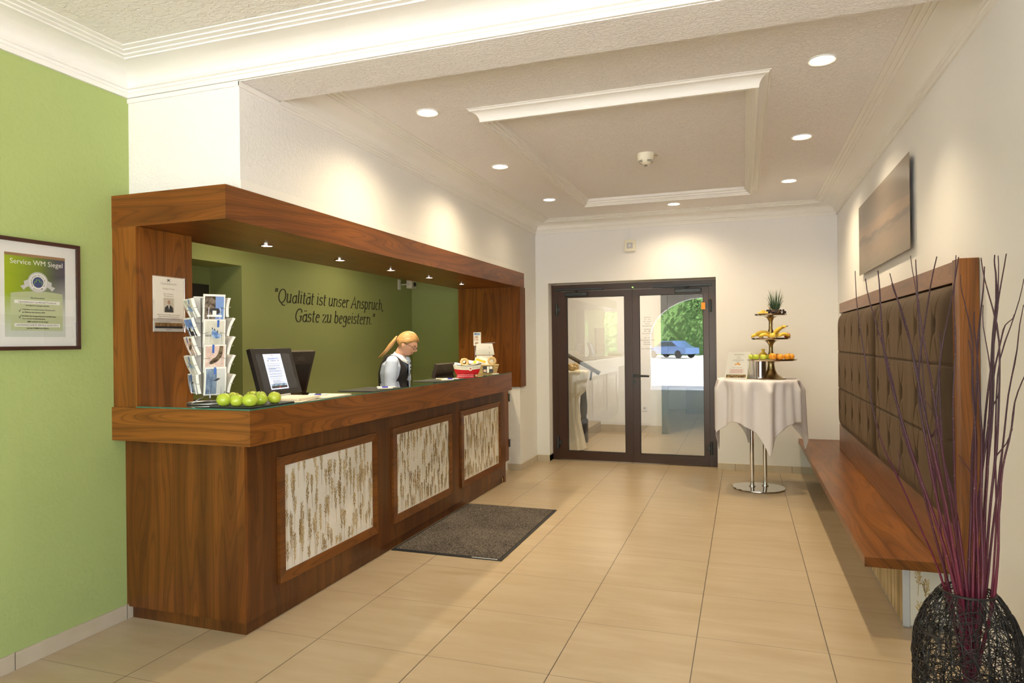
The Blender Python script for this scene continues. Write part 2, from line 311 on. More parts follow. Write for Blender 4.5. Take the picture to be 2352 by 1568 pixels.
# ---------------------------------------------------------------- building helpers
class MB:
    def __init__(s, off=(0,0,0)): s.bm = bmesh.new(); s.off = V(off); s.mi = 0
    def _fin(s, fs):
        for f in fs: f.material_index = s.mi
    def box(s, x0, x1, y0, y1, z0, z1, bev=0, M=None):
        r = bmesh.ops.create_cube(s.bm, size=1); vs = r['verts']
        for v in vs: v.co = V(((x0+x1)/2+v.co.x*(x1-x0), (y0+y1)/2+v.co.y*(y1-y0), (z0+z1)/2+v.co.z*(z1-z0)))
        fs = list({f for v in vs for f in v.link_faces})
        if bev:
            es = list({e for v in vs for e in v.link_edges}); r2 = bmesh.ops.bevel(s.bm, geom=es, offset=bev, segments=2, affect='EDGES', profile=.6)
            vs = list({v for f in r2['faces'] for v in f.verts} | {v for v in vs if v.is_valid}); fs = list({f for v in vs for f in v.link_faces})
        if M is not None: bmesh.ops.transform(s.bm, matrix=M, verts=vs)
        s._fin(fs); return s
    def tube(s, pts, rad_, n=8, cap=True, flat=1.0):
        pts = [V(p) for p in pts]; R = rad_ if isinstance(rad_, (list, tuple)) else [rad_]*len(pts)
        rings = []; up = V((0,0,1)); prev = None
        for i, p in enumerate(pts):
            t = (pts[min(i+1,len(pts)-1)] - pts[max(i-1,0)]).normalized()
            if prev is None:
                a = up if abs(t.z) < .9 else V((1,0,0)); nx = t.cross(a).normalized()
            else: nx = (prev - t*prev.dot(t)).normalized()
            prev = nx; ny = t.cross(nx)
            rings.append([s.bm.verts.new(p + (nx*cos(2*pi*k/n) + ny*sin(2*pi*k/n)*flat)*R[i]) for k in range(n)])
        fs = []
        for a, b in zip(rings, rings[1:]):
            for k in range(n): fs.append(s.bm.faces.new((a[k], a[(k+1)%n], b[(k+1)%n], b[k])))
        if cap: fs.append(s.bm.faces.new(list(reversed(rings[0])))); fs.append(s.bm.faces.new(rings[-1]))
        s._fin(fs); return s
    def lathe(s, prof, c=(0,0,0), n=32, M=None, sx=1, sy=1):
        c = V(c); rings = []; new = []
        for r, z in prof:
            if r < 1e-6: v = s.bm.verts.new(c+V((0,0,z))); rings.append([v]); new.append(v)
            else:
                q = [s.bm.verts.new(c+V((r*sx*cos(2*pi*k/n), r*sy*sin(2*pi*k/n), z))) for k in range(n)]; rings.append(q); new += q
        fs = []
        for a, b in zip(rings, rings[1:]):
            if len(a) == 1 and len(b) == 1: continue
            for k in range(n):
                k2 = (k+1) % n
                if len(a) == 1: fs.append(s.bm.faces.new((a[0], b[k2], b[k])))
                elif len(b) == 1: fs.append(s.bm.faces.new((a[k], a[k2], b[0])))
                else: fs.append(s.bm.faces.new((a[k], a[k2], b[k2], b[k])))
        if M is not None: bmesh.ops.transform(s.bm, matrix=M, verts=new)
        s._fin(fs); return s
    def ring_loft(s, rings, close=True, cap=True):
        R = [[s.bm.verts.new(V(p)) for p in r] for r in rings]; fs = []
        for a, b in zip(R, R[1:]):
            m = len(a)
            for k in range(m if close else m-1): fs.append(s.bm.faces.new((a[k], a[(k+1)%m], b[(k+1)%m], b[k])))
        if cap and close: fs.append(s.bm.faces.new(list(reversed(R[0])))); fs.append(s.bm.faces.new(R[-1]))
        s._fin(fs); return s
    def poly(s, pts, ext=None):
        vs = [s.bm.verts.new(V(p)) for p in pts]; f = s.bm.faces.new(vs); fs = [f]
        if ext is not None:
            r = bmesh.ops.extrude_face_region(s.bm, geom=[f]); nv = [g for g in r['geom'] if isinstance(g, bmesh.types.BMVert)]
            bmesh.ops.translate(s.bm, vec=V(ext), verts=nv); fs += list({q for v in nv for q in v.link_faces})
        s._fin(fs); return s
    def sweep(s, path, prof):
        """path: (x, y, ox, oy); prof: (w, z)"""
        R = [[s.bm.verts.new(V((x+ox*w_, y+oy*w_, z))) for w_, z in prof] for x, y, ox, oy in path]; fs = []
        for a, b in zip(R, R[1:]):
            for k in range(len(prof)-1): fs.append(s.bm.faces.new((a[k], a[k+1], b[k+1], b[k])))
        s._fin(fs); return s
    def grid(s, fn, nu, nv, closeu=False):
        P = [[s.bm.verts.new(V(fn(i/nu, j/nv))) for j in range(nv+1)] for i in range(nu+(0 if closeu else 1))]; fs = []
        m = len(P)
        for i in range(nu):
            for j in range(nv): fs.append(s.bm.faces.new((P[i][j], P[(i+1)%m][j], P[(i+1)%m][j+1], P[i][j+1])))
        s._fin(fs); return s
    def ball(s, c, r, sub=2, sc=(1,1,1), M=None):
        q = bmesh.ops.create_icosphere(s.bm, subdivisions=sub, radius=1); vs = q['verts']
        for v in vs:
            v.co = V((v.co.x*r*sc[0], v.co.y*r*sc[1], v.co.z*r*sc[2]))
            if M is not None: v.co = M @ v.co
            v.co += V(c)
        s._fin({f for v in vs for f in v.link_faces}); return s
    def build(s, name, mats, parent=None, smooth=False, normals=True, angle=None):
        bmesh.ops.translate(s.bm, vec=-s.off, verts=s.bm.verts)
        if normals: bmesh.ops.recalc_face_normals(s.bm, faces=s.bm.faces)
        me = bpy.data.meshes.new(name); s.bm.to_mesh(me); s.bm.free()
        for k in ([mats] if isinstance(mats, str) else mats): me.materials.append(mg(k))
        if smooth:
            for p in me.polygons: p.use_smooth = True
            if angle:
                try: me.set_sharp_from_angle(angle=rad(angle))
                except Exception: pass
        o = bpy.data.objects.new(name, me); COL.objects.link(o)
        if parent: o.parent = parent
        return o
def tag(o, label, cat, group=None, kind=None):
    if label: o['label'] = label
    if cat: o['category'] = cat
    if group: o['group'] = group
    if kind: o['kind'] = kind
    return o
def thing(name, label, cat, loc=(0,0,0), rz=0, group=None):
    o = bpy.data.objects.new(name, None); COL.objects.link(o); o.location = loc; o.rotation_euler = (0,0,rz); o.empty_display_size = .05
    return tag(o, label, cat, group)
def struct(name, mb, m, parent=None, **k):
    o = mb.build(name, m, parent, **k); o['kind'] = 'structure'; return o
def copy_tree(o, parent=None):
    c = o.copy(); COL.objects.link(c); c.parent = parent
    for ch in [x for x in bpy.data.objects if x.parent == o]: copy_tree(ch, c)
    return c
def frame(o, xd, yd):
    """matrix taking a flat drawing (x right, y up) to the plane at o"""
    x = V(xd).normalized(); y = V(yd).normalized(); z = x.cross(y)
    return Matrix(((x.x,y.x,z.x,o[0]),(x.y,y.y,z.y,o[1]),(x.z,y.z,z.z,o[2]),(0,0,0,1)))
def text(name, s, size, F, m, parent=None, align='CENTER', ext=.0004, off=(0,0,0), xs=1., shear=0, offset=0):
    cu = bpy.data.curves.new(name, 'FONT'); cu.body = s; cu.size = size; cu.align_x = align; cu.extrude = ext; cu.shear = shear; cu.offset = offset; cu.resolution_u = 3
    t = bpy.data.objects.new(name+'_tmp', cu); COL.objects.link(t); dg = bpy.context.evaluated_depsgraph_get()
    me = bpy.data.meshes.new_from_object(t.evaluated_get(dg)); bpy.data.objects.remove(t)
    me.transform(Matrix.Diagonal((xs,1,1,1))); me.transform(F); me.transform(Matrix.Translation(-V(off)))
    me.materials.clear(); me.materials.append(mg(m)); me.name = name
    o = bpy.data.objects.new(name, me); COL.objects.link(o)
    if parent: o.parent = parent
    return o
def rects(mb, F, lst, t=.0006):
    """thin printed blocks: (x0,x1,y0,y1) in drawing plane"""
    for x0, x1, y0, y1 in lst: mb.box(x0, x1, y0, y1, -t*.2, t, M=F)
    return mb
def lines(mb, F, x0, x1, y, n, dy, h, rag=.2, center=False, seed=1):
    r = random.Random(seed)
    for i in range(n):
        wd = (x1-x0)*(1-rag*r.random()); a = x0 if not center else (x0+x1-wd)/2; xx = a
        while xx < a+wd-.001:
            lw = min((x1-x0)*(.06+.12*r.random()), a+wd-xx); mb.box(xx, xx+lw*.86, y-i*dy-h/2, y-i*dy+h/2, 0, .0005, M=F); xx += lw
    return mb

# ---------------------------------------------------------------- the setting
XR, XG, YB, XB = .985, -3.222, 8.09, -2.462
struct('floor', MB().box(-7,3,-4.1,15.2,-.1,0), 'floor_tiles')
struct('wall_right', MB().box(XR,XR+.2,0,YB+.2,0,3.1).box(XR,XR+.2,-4.1,-3.4,0,3.1).box(XR,XR+.2,-3.4,0,0,.6).box(XR,XR+.2,-3.4,0,2.7,3.1), 'wall_white')
wo = struct('window_added_fill', MB().box(XR+.06,XR+.12,-3.4,0,.6,.68).box(XR+.06,XR+.12,-3.4,0,2.62,2.7).box(XR+.06,XR+.12,-3.4,-3.32,.68,2.62).box(XR+.06,XR+.12,-.08,0,.68,2.62).box(XR+.06,XR+.12,-1.74,-1.66,.68,2.62), 'moulding')  # window added out of view to carry the fill light
# back wall with the opening of the glass door
bw = MB(); bw.box(-6.5,-2.30,YB,YB+.32,0,3.1); bw.box(-.29,XR+.2,YB,YB+.32,0,3.1); bw.box(-2.30,-.29,YB,YB+.32,2.225,3.1)
struct('wall_back', bw, 'wall_white')
struct('wall_left', MB().box(XG-.2,XG,.2,3.12,0,3.1), 'green_paint')
struct('wall_left_stub', MB().box(XG,XB,7.415,YB,0,3.1), 'wall_rough')
struct('wall_left_bulkhead', MB().box(XG,XB,2.84,7.415,2.312,3.1), 'wall_rough')
struct('wall_reception', MB().box(-4.75,-4.2,4.85,YB,0,3.1).box(-4.75,-4.2,2.6,4.85,2.2,3.1).box(-4.75,-4.55,2.6,4.85,0,3.1).box(-4.6,-3.42,2.9,3.1,0,3.1), 'green_paint_lamplit')
struct('wall_reception_end', MB().box(-4.2,XG,YB-.006,YB,0,3.1), 'green_paint_lamplit')
struct('ceiling_reception', MB().box(-4.75,XG-.02,2.62,YB,2.75,2.8), 'wall_white')
struct('ceiling', MB().box(XB-.02,XR+.05,3.15,YB+.05,2.99,3.1), 'ceiling_rough')
struct('ceiling_entrance', MB().box(-7,XR+.05,-4.1,2.84,3.03,3.12), 'ceiling_rough_near')
struct('ceiling_beam', MB().box(XB,XR,2.84,3.15,2.868,3.12).box(XG,XB,2.845,3.15,2.868,3.12), 'ceiling_rough')
struct('wall_front', MB().box(-7,-6.3,-4.2,-3.95,0,3.1).box(-3.6,-2.65,-4.2,-3.95,0,3.1).box(.55,XR,-4.2,-3.95,0,3.1).box(-6.3,-3.6,-4.2,-3.95,2.45,3.1).box(-2.65,.55,-4.2,-3.95,2.78,3.1), 'wall_white')
struct('wall_entrance_left', MB().box(-7.2,-7,-4.1,.4,0,3.1).box(-7,XG-.2,.2,.4,0,3.1), 'wall_white')
# arch infill over the wide entrance
ar = MB()
for k in range(24):
    a0, a1 = pi*k/24, pi*(k+1)/24; cx, rx, cz, rz = -1.05, 1.6, 1.55, 1.2
    p = [(cx+rx*cos(a0), cz+rz*sin(a0)), (cx+rx*cos(a1), cz+rz*sin(a1))]
    ar.poly([(p[0][0],-4.2,p[0][1]),(p[1][0],-4.2,p[1][1]),(p[1][0],-4.2,2.79),(p[0][0],-4.2,2.79)], (0,.25,0))
struct('wall_front_arch', ar, 'wall_white')
def window(nm, x0, x1, z0, z1, y, div):
    f = MB(); t = .06
    f.box(x0,x1,y-.03,y+.03,z0,z0+t); f.box(x0,x1,y-.03,y+.03,z1-t,z1)
    for i in range(div+1):
        xx = x0+(x1-x0-t)*i/div; f.box(xx,xx+t,y-.03,y+.03,z0,z1)
    o = struct(nm, f, 'moulding'); g = MB().box(x0+t,x1-t,y-.004,y+.004,z0+t,z1-t).build('window_pane','frame_glass',o); return o
window('window_1', -6.3, -3.6, 0.0, 2.45, -4.08, 3)

# cornices
def cove(w0, z0, w1, z1):
    return [(w0+(w1-w0)*(1-cos(t)), z0+(z1-z0)*sin(t)) for t in [pi/2*i/10 for i in range(11)]]
def cornice(zb, zt, wd):
    h = zt-zb
    return [(0,zb),(.014,zb),(.014,zb+.024),(.02,zb+.026),(.02,zb+.04),(.03,zb+.043),(.034,zb+.052)] + cove(.036,zb+.055,wd*.66,zt-.03) + \
        [(wd*.68,zt-.03),(wd*.68,zt-.023),(wd*.77,zt-.021),(wd*.77,zt-.015),(wd*.88,zt-.013),(wd*.88,zt-.007),(wd,zt-.005),(wd,zt)]
pf = cornice(2.85, 2.99, .24)
struct('trim_1', MB().sweep([(XB,3.152,1,0),(XB,YB,1,-1),(XR,YB,-1,-1),(XR,3.152,-1,0)], pf), 'moulding', smooth=True, angle=25)
pn = cornice(2.872, 3.03, .26)
struct('trim_2', MB().sweep([(XG,.2,1,0),(XG,2.84,1,-1),(XR,2.84,0,-1)], pn), 'moulding', smooth=True, angle=25)
# fillet strips under the cornice of the column and the bulkhead
struct('trim_3', MB().box(XG,XB+.006,2.832,2.84,2.845,2.87).box(XB,XB+.008,2.832,YB,2.838,2.866), 'moulding')
struct('trim_4', MB().box(XB,XB+.003,2.84,7.41,2.312,2.36), 'moulding')
# raised moulding frame on the ceiling
fr = MB(); zc = 2.992
prof = [(0,zc),(0,zc-.006),(.008,zc-.009),(.012,zc-.016)] + [(.014+.05*sin(t), zc-.018-.055*(1-cos(t))) for t in [pi/2*i/8 for i in range(9)]] + \
    [(.066,zc-.076),(.085,zc-.076),(.085,zc-.064),(.10,zc-.064),(.10,zc-.05),(.118,zc-.048),(.118,zc-.03),(.135,zc-.028),(.135,zc)]
x0, x1, y0, y1 = -1.655, .165, 3.96, 7.06
fr.sweep([(x0,y0,1,1),(x1,y0,-1,1),(x1,y1,-1,-1),(x0,y1,1,-1),(x0,y0,1,1)], prof)
struct('trim_5', fr, 'moulding', smooth=True, angle=25)
# tile baseboards
def base(nm, *boxes):
    b = MB()
    for q in boxes: b.box(*q, bev=.0015)
    return struct(nm, b, 'base_tile')
base('baseboard_left', (XG,XG+.012,.2,2.84,0,.08))
base('baseboard_left_stub', (XB,XB+.012,7.415,YB,0,.078), (-2.62,XB+.012,7.403,7.415,0,.078))
base('baseboard_back', (XB,-2.30,YB-.012,YB,0,.078), (-2.31,-2.30,YB,YB+.17,0,.078), (-.29,XR,YB-.012,YB,0,.078), (-.29,-.28,YB,YB+.17,0,.078))
base('baseboard_right', (XR-.012,XR,-4,3.9,0,.08))

# ---------------------------------------------------------------- glass double door
dd = struct('door_1', MB().box(-2.30,-2.215,8.245,8.30,0,2.21).box(-.375,-.29,8.245,8.30,0,2.21).box(-2.215,-.375,8.245,8.30,2.13,2.21), 'door_brown')
def leaf(x0, x1, gx0, gx1):
    f = MB(); y0, y1 = 8.235, 8.295; z0, z1, gz0, gz1 = .012, 2.125, .118, 2.05
    f.box(x0,gx0,y0,y1,z0,z1); f.box(gx1,x1,y0,y1,z0,z1); f.box(gx0,gx1,y0,y1,z0,gz0); f.box(gx0,gx1,y0,y1,gz1,z1)
    o = f.build('door_leaf', 'door_brown', dd)
    MB().box(gx0-.004,gx1+.004,8.256,8.262,gz0-.004,gz1+.004).build('glass_pane', 'pane_glass', o)
    g = MB()
    for a in ((gx0,gx0+.006,8.240,8.256,gz0,gz1),(gx1-.006,gx1,8.240,8.256,gz0,gz1),(gx0,gx1,8.240,8.256,gz0,gz0+.006),(gx0,gx1,8.240,8.256,gz1-.006,gz1)): g.box(*a)
    g.build('glazing_bead', 'rubber_black', o); return o
lf = leaf(-2.212,-1.285,-2.10,-1.372); rt = leaf(-1.282,-.378,-1.192,-.44)
MB().box(-1.300,-1.275,8.222,8.236,.012,2.125).build('door_astragal','door_brown',dd)
def closer(x0, x1, right):
    c = MB().box(x0,x1,8.195,8.234,2.062,2.112,bev=.008).build('door_closer','gunmetal',dd)
    MB().box(x0-.12 if not right else x0-.25, x1+.2 if not right else x1+.12, 8.19,8.225,2.135,2.158,bev=.003).build('closer_rail','gunmetal',c)
    MB().tube([(x0+.12,8.21,2.11),(x0+.18,8.205,2.137)],.01).build('closer_arm','gunmetal',c)
closer(-2.12,-1.83,False); closer(-.77,-.46,True)
for x, z in ((-2.228,1.90),(-2.228,.22),(-.362,1.90),(-.362,.22)):
    h = MB().tube([(x,8.222,z-.075),(x,8.222,z+.075)],.016,10).build('hinge','gunmetal',dd,smooth=True,angle=40)
    sx = 1 if x < -1 else -1
    MB().box(min(x,x+sx*.048),max(x,x+sx*.048),8.218,8.236,z-.022,z+.022,bev=.003).build('hinge_plate','gunmetal',h)
MB().box(-.462,-.418,8.226,8.2345,1.86,1.94).build('orange_sticker','orange_label',dd)
MB().box(-1.268,-1.256,8.18,8.19,2.142,2.150).build('indicator_light','green_led',dd)
hd = MB().tube([(-1.262,8.234,1.07),(-1.262,8.18,1.07)],.012,10).tube([(-1.262,8.185,1.07),(-1.12,8.185,1.068),(-1.075,8.185,1.066)],[.014,.013,.012],10).build('door_handle','gunmetal',dd,smooth=True,angle=40)
MB().lathe([(0,0),(.026,0),(.026,.01),(0,.01)],(0,0,0),24,M=Matrix.Translation((-1.262,8.236,1.07))@Matrix.Rotation(pi/2,4,'X')).lathe([(0,0),(.02,0),(.02,.01),(0,.01)],(0,0,0),24,M=Matrix.Translation((-1.262,8.236,.99))@Matrix.Rotation(pi/2,4,'X')).build('handle_rose','gunmetal',hd)
Fg = frame((-1.10,8.254,0),(1,0,0),(0,0,1))
yy = 1.775
for s_ in ('Gästehaus','101 - 415','SPA „Oase"','Forum','Massageeinheit','','Haupthaus','001 - 308','Raum Eiswürfel','—','501 - 710','„Schwimmbad & Sauna"','Raum Jade','Friesentafel','—','Raum Mühlenteich'):
    if s_: text('door_lettering', s_, .020, Fg@Matrix.Translation((0,yy,0)), 'ink_grey', dd, ext=.0003)
    yy -= .0265 if s_ else .012

# ---------------------------------------------------------------- the hall beyond the door
struct('wall_hall_far', MB().box(-6.5,-1.24,11.0,11.2,0,2.9).box(-1.24,3,11.0,11.2,2.35,2.9).box(1.3,3,11,11.2,0,2.4), 'wall_white')
struct('wall_hall_side', MB().box(2.0,2.2,YB+.3,11.2,0,2.9).box(-6.6,-6.4,YB+.3,11.2,0,2.9).box(-3.4,2.4,14.9,15.1,0,2.9).box(2.0,2.2,11,15.1,0,2.9).box(-3.5,-3.3,11.2,15.1,0,2.9), 'wall_white')
struct('ceiling_hall', MB().box(-6.6,2.2,YB+.1,15.1,2.8,2.9), 'wall_white')
base('baseboard_hall', (-2.25,-1.24,10.985,11.0,0,.12))
mat('painted_gloom', (.035,.038,.045), .5)  # dark lobby shade put into the base colour; keeps door reflections vivid
struct('door_2', MB().box(-1.24,-1.14,10.92,11.0,0,2.35).box(-1.14,1.3,10.92,11.0,2.25,2.35).box(1.2,1.3,10.92,11.0,0,2.25), 'newel_dark')
struct('wall_lobby_gloom', MB().box(-1.1,1.25,14.0,14.1,0,2.8), 'painted_gloom')
sk = tag(MB().box(-1.56,-1.48,10.985,11.0,.36,.44,bev=.004).build('wall_socket','white_plastic'), 'white power socket low on the wall seen through the right door pane', 'socket')
MB().lathe([(0,0),(.022,0),(.022,.004),(0,.004)],M=Matrix.Translation((-1.52,10.985,.40))@Matrix.Rotation(pi/2,4,'X'),n=20).build('socket_inset','ink_light',sk)
st = thing('staircase','stone staircase rising to the left behind the glass door','staircase',(-2.2,9.85,0))
for i in range(9):
    MB((-2.2,9.85,0)).box(-2.24-.28*(i+1),-2.24-.28*i,9.85,10.98,0,.17*(i+1)).build('step','stair_stone',st)
nw = MB((-2.2,9.85,0)); nw.box(-2.30,-2.19,9.70,9.81,0,.34,bev=.006)
nw.lathe([(.05,.34),(.038,.38),(.05,.44),(.056,.55),(.045,.68),(.034,.80),(.045,.84),(.045,.95),(0,.95)],(-2.245,9.755,0),20)
nw.build('newel_post','newel_dark',st,smooth=True,angle=40)
hr = MB((-2.2,9.85,0)); hr.tube([(-2.0,9.755,1.02),(-3.6,9.755,1.92)],.038,8,flat=.8); hr.tube([(-2.14,9.755,.92),(-2.12,9.755,1.06)],.014)
hr.build('handrail','newel_dark',st)
for i in range(5): MB((-2.2,9.85,0)).tube([(-2.5-.3*i,9.8,.17*(i+1)),(-2.5-.3*i,9.77,1.28+.17*i)],.012).build('baluster','newel_dark',st)
# cloth covered table in the hall
def fold_cloth(prof, c, amp, nf, n=96):
    def fn(u, v):
        i = v*(len(prof)-1); k = min(int(i), len(prof)-2); t = i-k; r = prof[k][0]*(1-t)+prof[k+1][0]*t; z = prof[k][1]*(1-t)+prof[k+1][1]*t
        a = 2*pi*u; return (c[0]+cos(a)*(r+amp*v*sin(nf*a)), c[1]+sin(a)*(r+amp*v*sin(nf*a)), c[2]+z)
    return fn
hc = MB((-2.34,9.1,0)); hc.grid(fold_cloth([(.001,1.09),(.30,1.09),(.31,1.07),(.26,.80),(.17,.72),(.16,.68),(.19,.4),(.27,.01)],(-2.34,9.1,0),.012,14),96,28,True)
hct = thing('draped_table','tall table in a tied cream cloth beyond the left door pane','table',(-2.34,9.1,0)); hc.build('tablecloth','linen_cream',hct,smooth=True)
MB((-2.34,9.1,0)).lathe([(0,.0),(.2,.0),(.2,.02),(.02,.03),(.02,1.06),(.28,1.06),(.28,1.08),(0,1.08)],(-2.34,9.1,0),24).build('table_frame','steel_grey',hct)
bb = MB((-2.25,9.08,1.092)); r5 = random.Random(5)
for k in range(14): bb.ball((-2.25+r5.uniform(-.06,.06),9.08+r5.uniform(-.05,.05),1.12+r5.uniform(0,.05)),.035,2)
tag(bb.build('dried_wreath','wicker_straw',None,smooth=True),'straw coloured wreath lying on the cream draped table in the hall','wreath').location = (-2.25,9.08,1.092)
add_light('hall_lamp','AREA',(-1.6,9.7,2.78),HALL,(1,.83,.6),shape='DISK',size=.5)
hl = thing('hall_ceiling_lamp','round ceiling lamp of the hall beyond the glass door','lamp',(-1.6,9.7,2.8)); MB().lathe([(0,-.0),(.26,0),(.26,-.012),(0,-.012)],(0,0,0),32).build('lamp_body','white_plastic',hl)

# ---------------------------------------------------------------- downlights
WARM = (1,.80,.50)
def downlight(lbl, cat, x, y, z, r, energy, lens, grp, lit=True, cone=150, zoff=.03, ringm='white_plastic'):
    t = thing('ceiling_downlight', lbl, cat, (x,y,z), 0, grp)
    MB().lathe([(r*1.28,0),(r*1.28,-.005),(r*1.18,-.008),(r*1.02,-.004),(r*1.0,.004)],n=32).build('trim_ring',ringm,t,smooth=True,angle=40)
    MB().lathe([(0,-.0035),(r*.85,-.0035),(r*1.01,-.001)],n=32).build('lamp_lens',lens,t)
    if lit:
        l = add_light('lamp_bulb','SPOT',(0,0,-.012),energy,WARM,parent=t,spot_size=rad(cone),spot_blend=1,shadow_soft_size=r*.7)
    return t
G1 = None
for lb, x, y, lit in (('left row downlight nearest the camera, glowing warm in the textured ceiling',-1.915,3.93,1),('second downlight of the left row, beside the moulding frame, glowing warm',-1.935,5.36,1),
    ('far left downlight over the counter end with a whitish lens',-1.91,6.80,0),('single downlight in front of the glass door, centre of the back cornice',-.70,7.52,1),
    ('far right downlight near the corner over the bench',.425,6.83,1),('middle downlight of the right row',.425,5.38,1),('large bright downlight of the right row nearest the camera',.415,3.935,1)):
    downlight(lb,'lamp',x,y,2.99,.058,DL*(1 if lit else .25),'lamp_lens' if lit else 'lamp_off_lens','round downlights around the ceiling frame', cone=105 if lit and x > .3 and y < 4 else 150)
for i, (y, lb) in enumerate(((3.57,'nearest the left post'),(4.40,'second from the left post, over the two screens'),(5.18,'middle one, over the slogan'),(5.93,'above the receptionist'),(6.73,'nearest the right post'))):
    downlight('small chrome downlight under the wooden canopy, '+lb,'lamp',-2.89,y,2.137,.034,CL,'lamp_lens_small','small downlights under the canopy',cone=120,ringm='chrome')
for x, y in ((-3.55,4.5),(-3.55,6.2)):
    downlight('warm downlight in the low reception ceiling behind the canopy','lamp',x,y,2.75,.05,RL,'lamp_lens','reception ceiling downlights')
for x, y in ((-2.75,1.45),) and ((-1.9,-.4),(.1,-.4),(-2.75,1.45),(-1.0,1.6),(-1.9,-2.4),(.1,-2.4),(-4.6,-1.6)):  # unseen lamps added for ambient fill; one follows the warm green wall glow
    downlight('warm unseen fill downlight in the entrance ceiling behind the viewer','lamp',x,y,3.03,.058,DL*NEAR,'lamp_lens','unseen entrance fill downlights')

# ---------------------------------------------------------------- reception counter
CO = (-2.8,4.7,0)
ct = thing('reception_counter','long walnut reception counter with three pressed grass panels and glass top','counter',CO)
b = MB(CO); b.box(-3.222,-2.42,2.80,2.82,.07,.993); b.box(-3.222,-3.20,2.82,3.2,.07,.993); b.build('end_panel','walnut_v',ct)
MB(CO).box(-2.44,-2.42,2.82,6.74,.07,.993).build('front_panel','walnut_front',ct)
MB(CO).box(-3.20,-2.44,6.72,6.74,.05,.993).box(-2.44,-2.425,6.74,6.79,0,.993).build('far_end_panel','walnut_v',ct)
MB(CO).box(-3.208,-2.442,2.826,2.84,0,.07).box(-2.456,-2.442,2.84,6.72,0,.07).build('plinth','walnut_front',ct)
w = MB(CO); w.box(-3.222,-2.312,2.717,2.745,.993,1.171); w.box(-2.34,-2.312,2.745,6.695,.993,1.171); w.box(-2.76,-2.34,6.667,6.695,.993,1.171); w.build('worktop_fascia','walnut_h',ct)
w = MB(CO); w.box(-3.05,-2.34,2.745,3.14,1.15,1.170); w.box(-2.745,-2.34,3.14,6.667,1.15,1.170); w.build('worktop','walnut_s',ct)
g = MB(CO); g.mi = 0; g.box(-3.05,-2.312,2.719,3.14,1.1715,1.1785); g.box(-2.745,-2.312,3.14,6.695,1.1715,1.1785)
for f in g.bm.faces: f.material_index = 0
go = g.build('glass_top',['counter_glass','glass_edge_green'],ct)
for p in go.data.polygons:
    if abs(p.normal.z) < .5: p.material_index = 1
MB(CO).box(-3.16,-2.46,3.2,4.85,.74,.77).box(-2.80,-2.46,4.85,5.90,.74,.77).box(-3.16,-2.46,5.90,6.70,.74,.77).build('inner_desk','walnut_s',ct)
MB(CO).box(-2.742,-2.722,3.14,6.67,.77,1.15).build('inner_panel','walnut_v',ct)

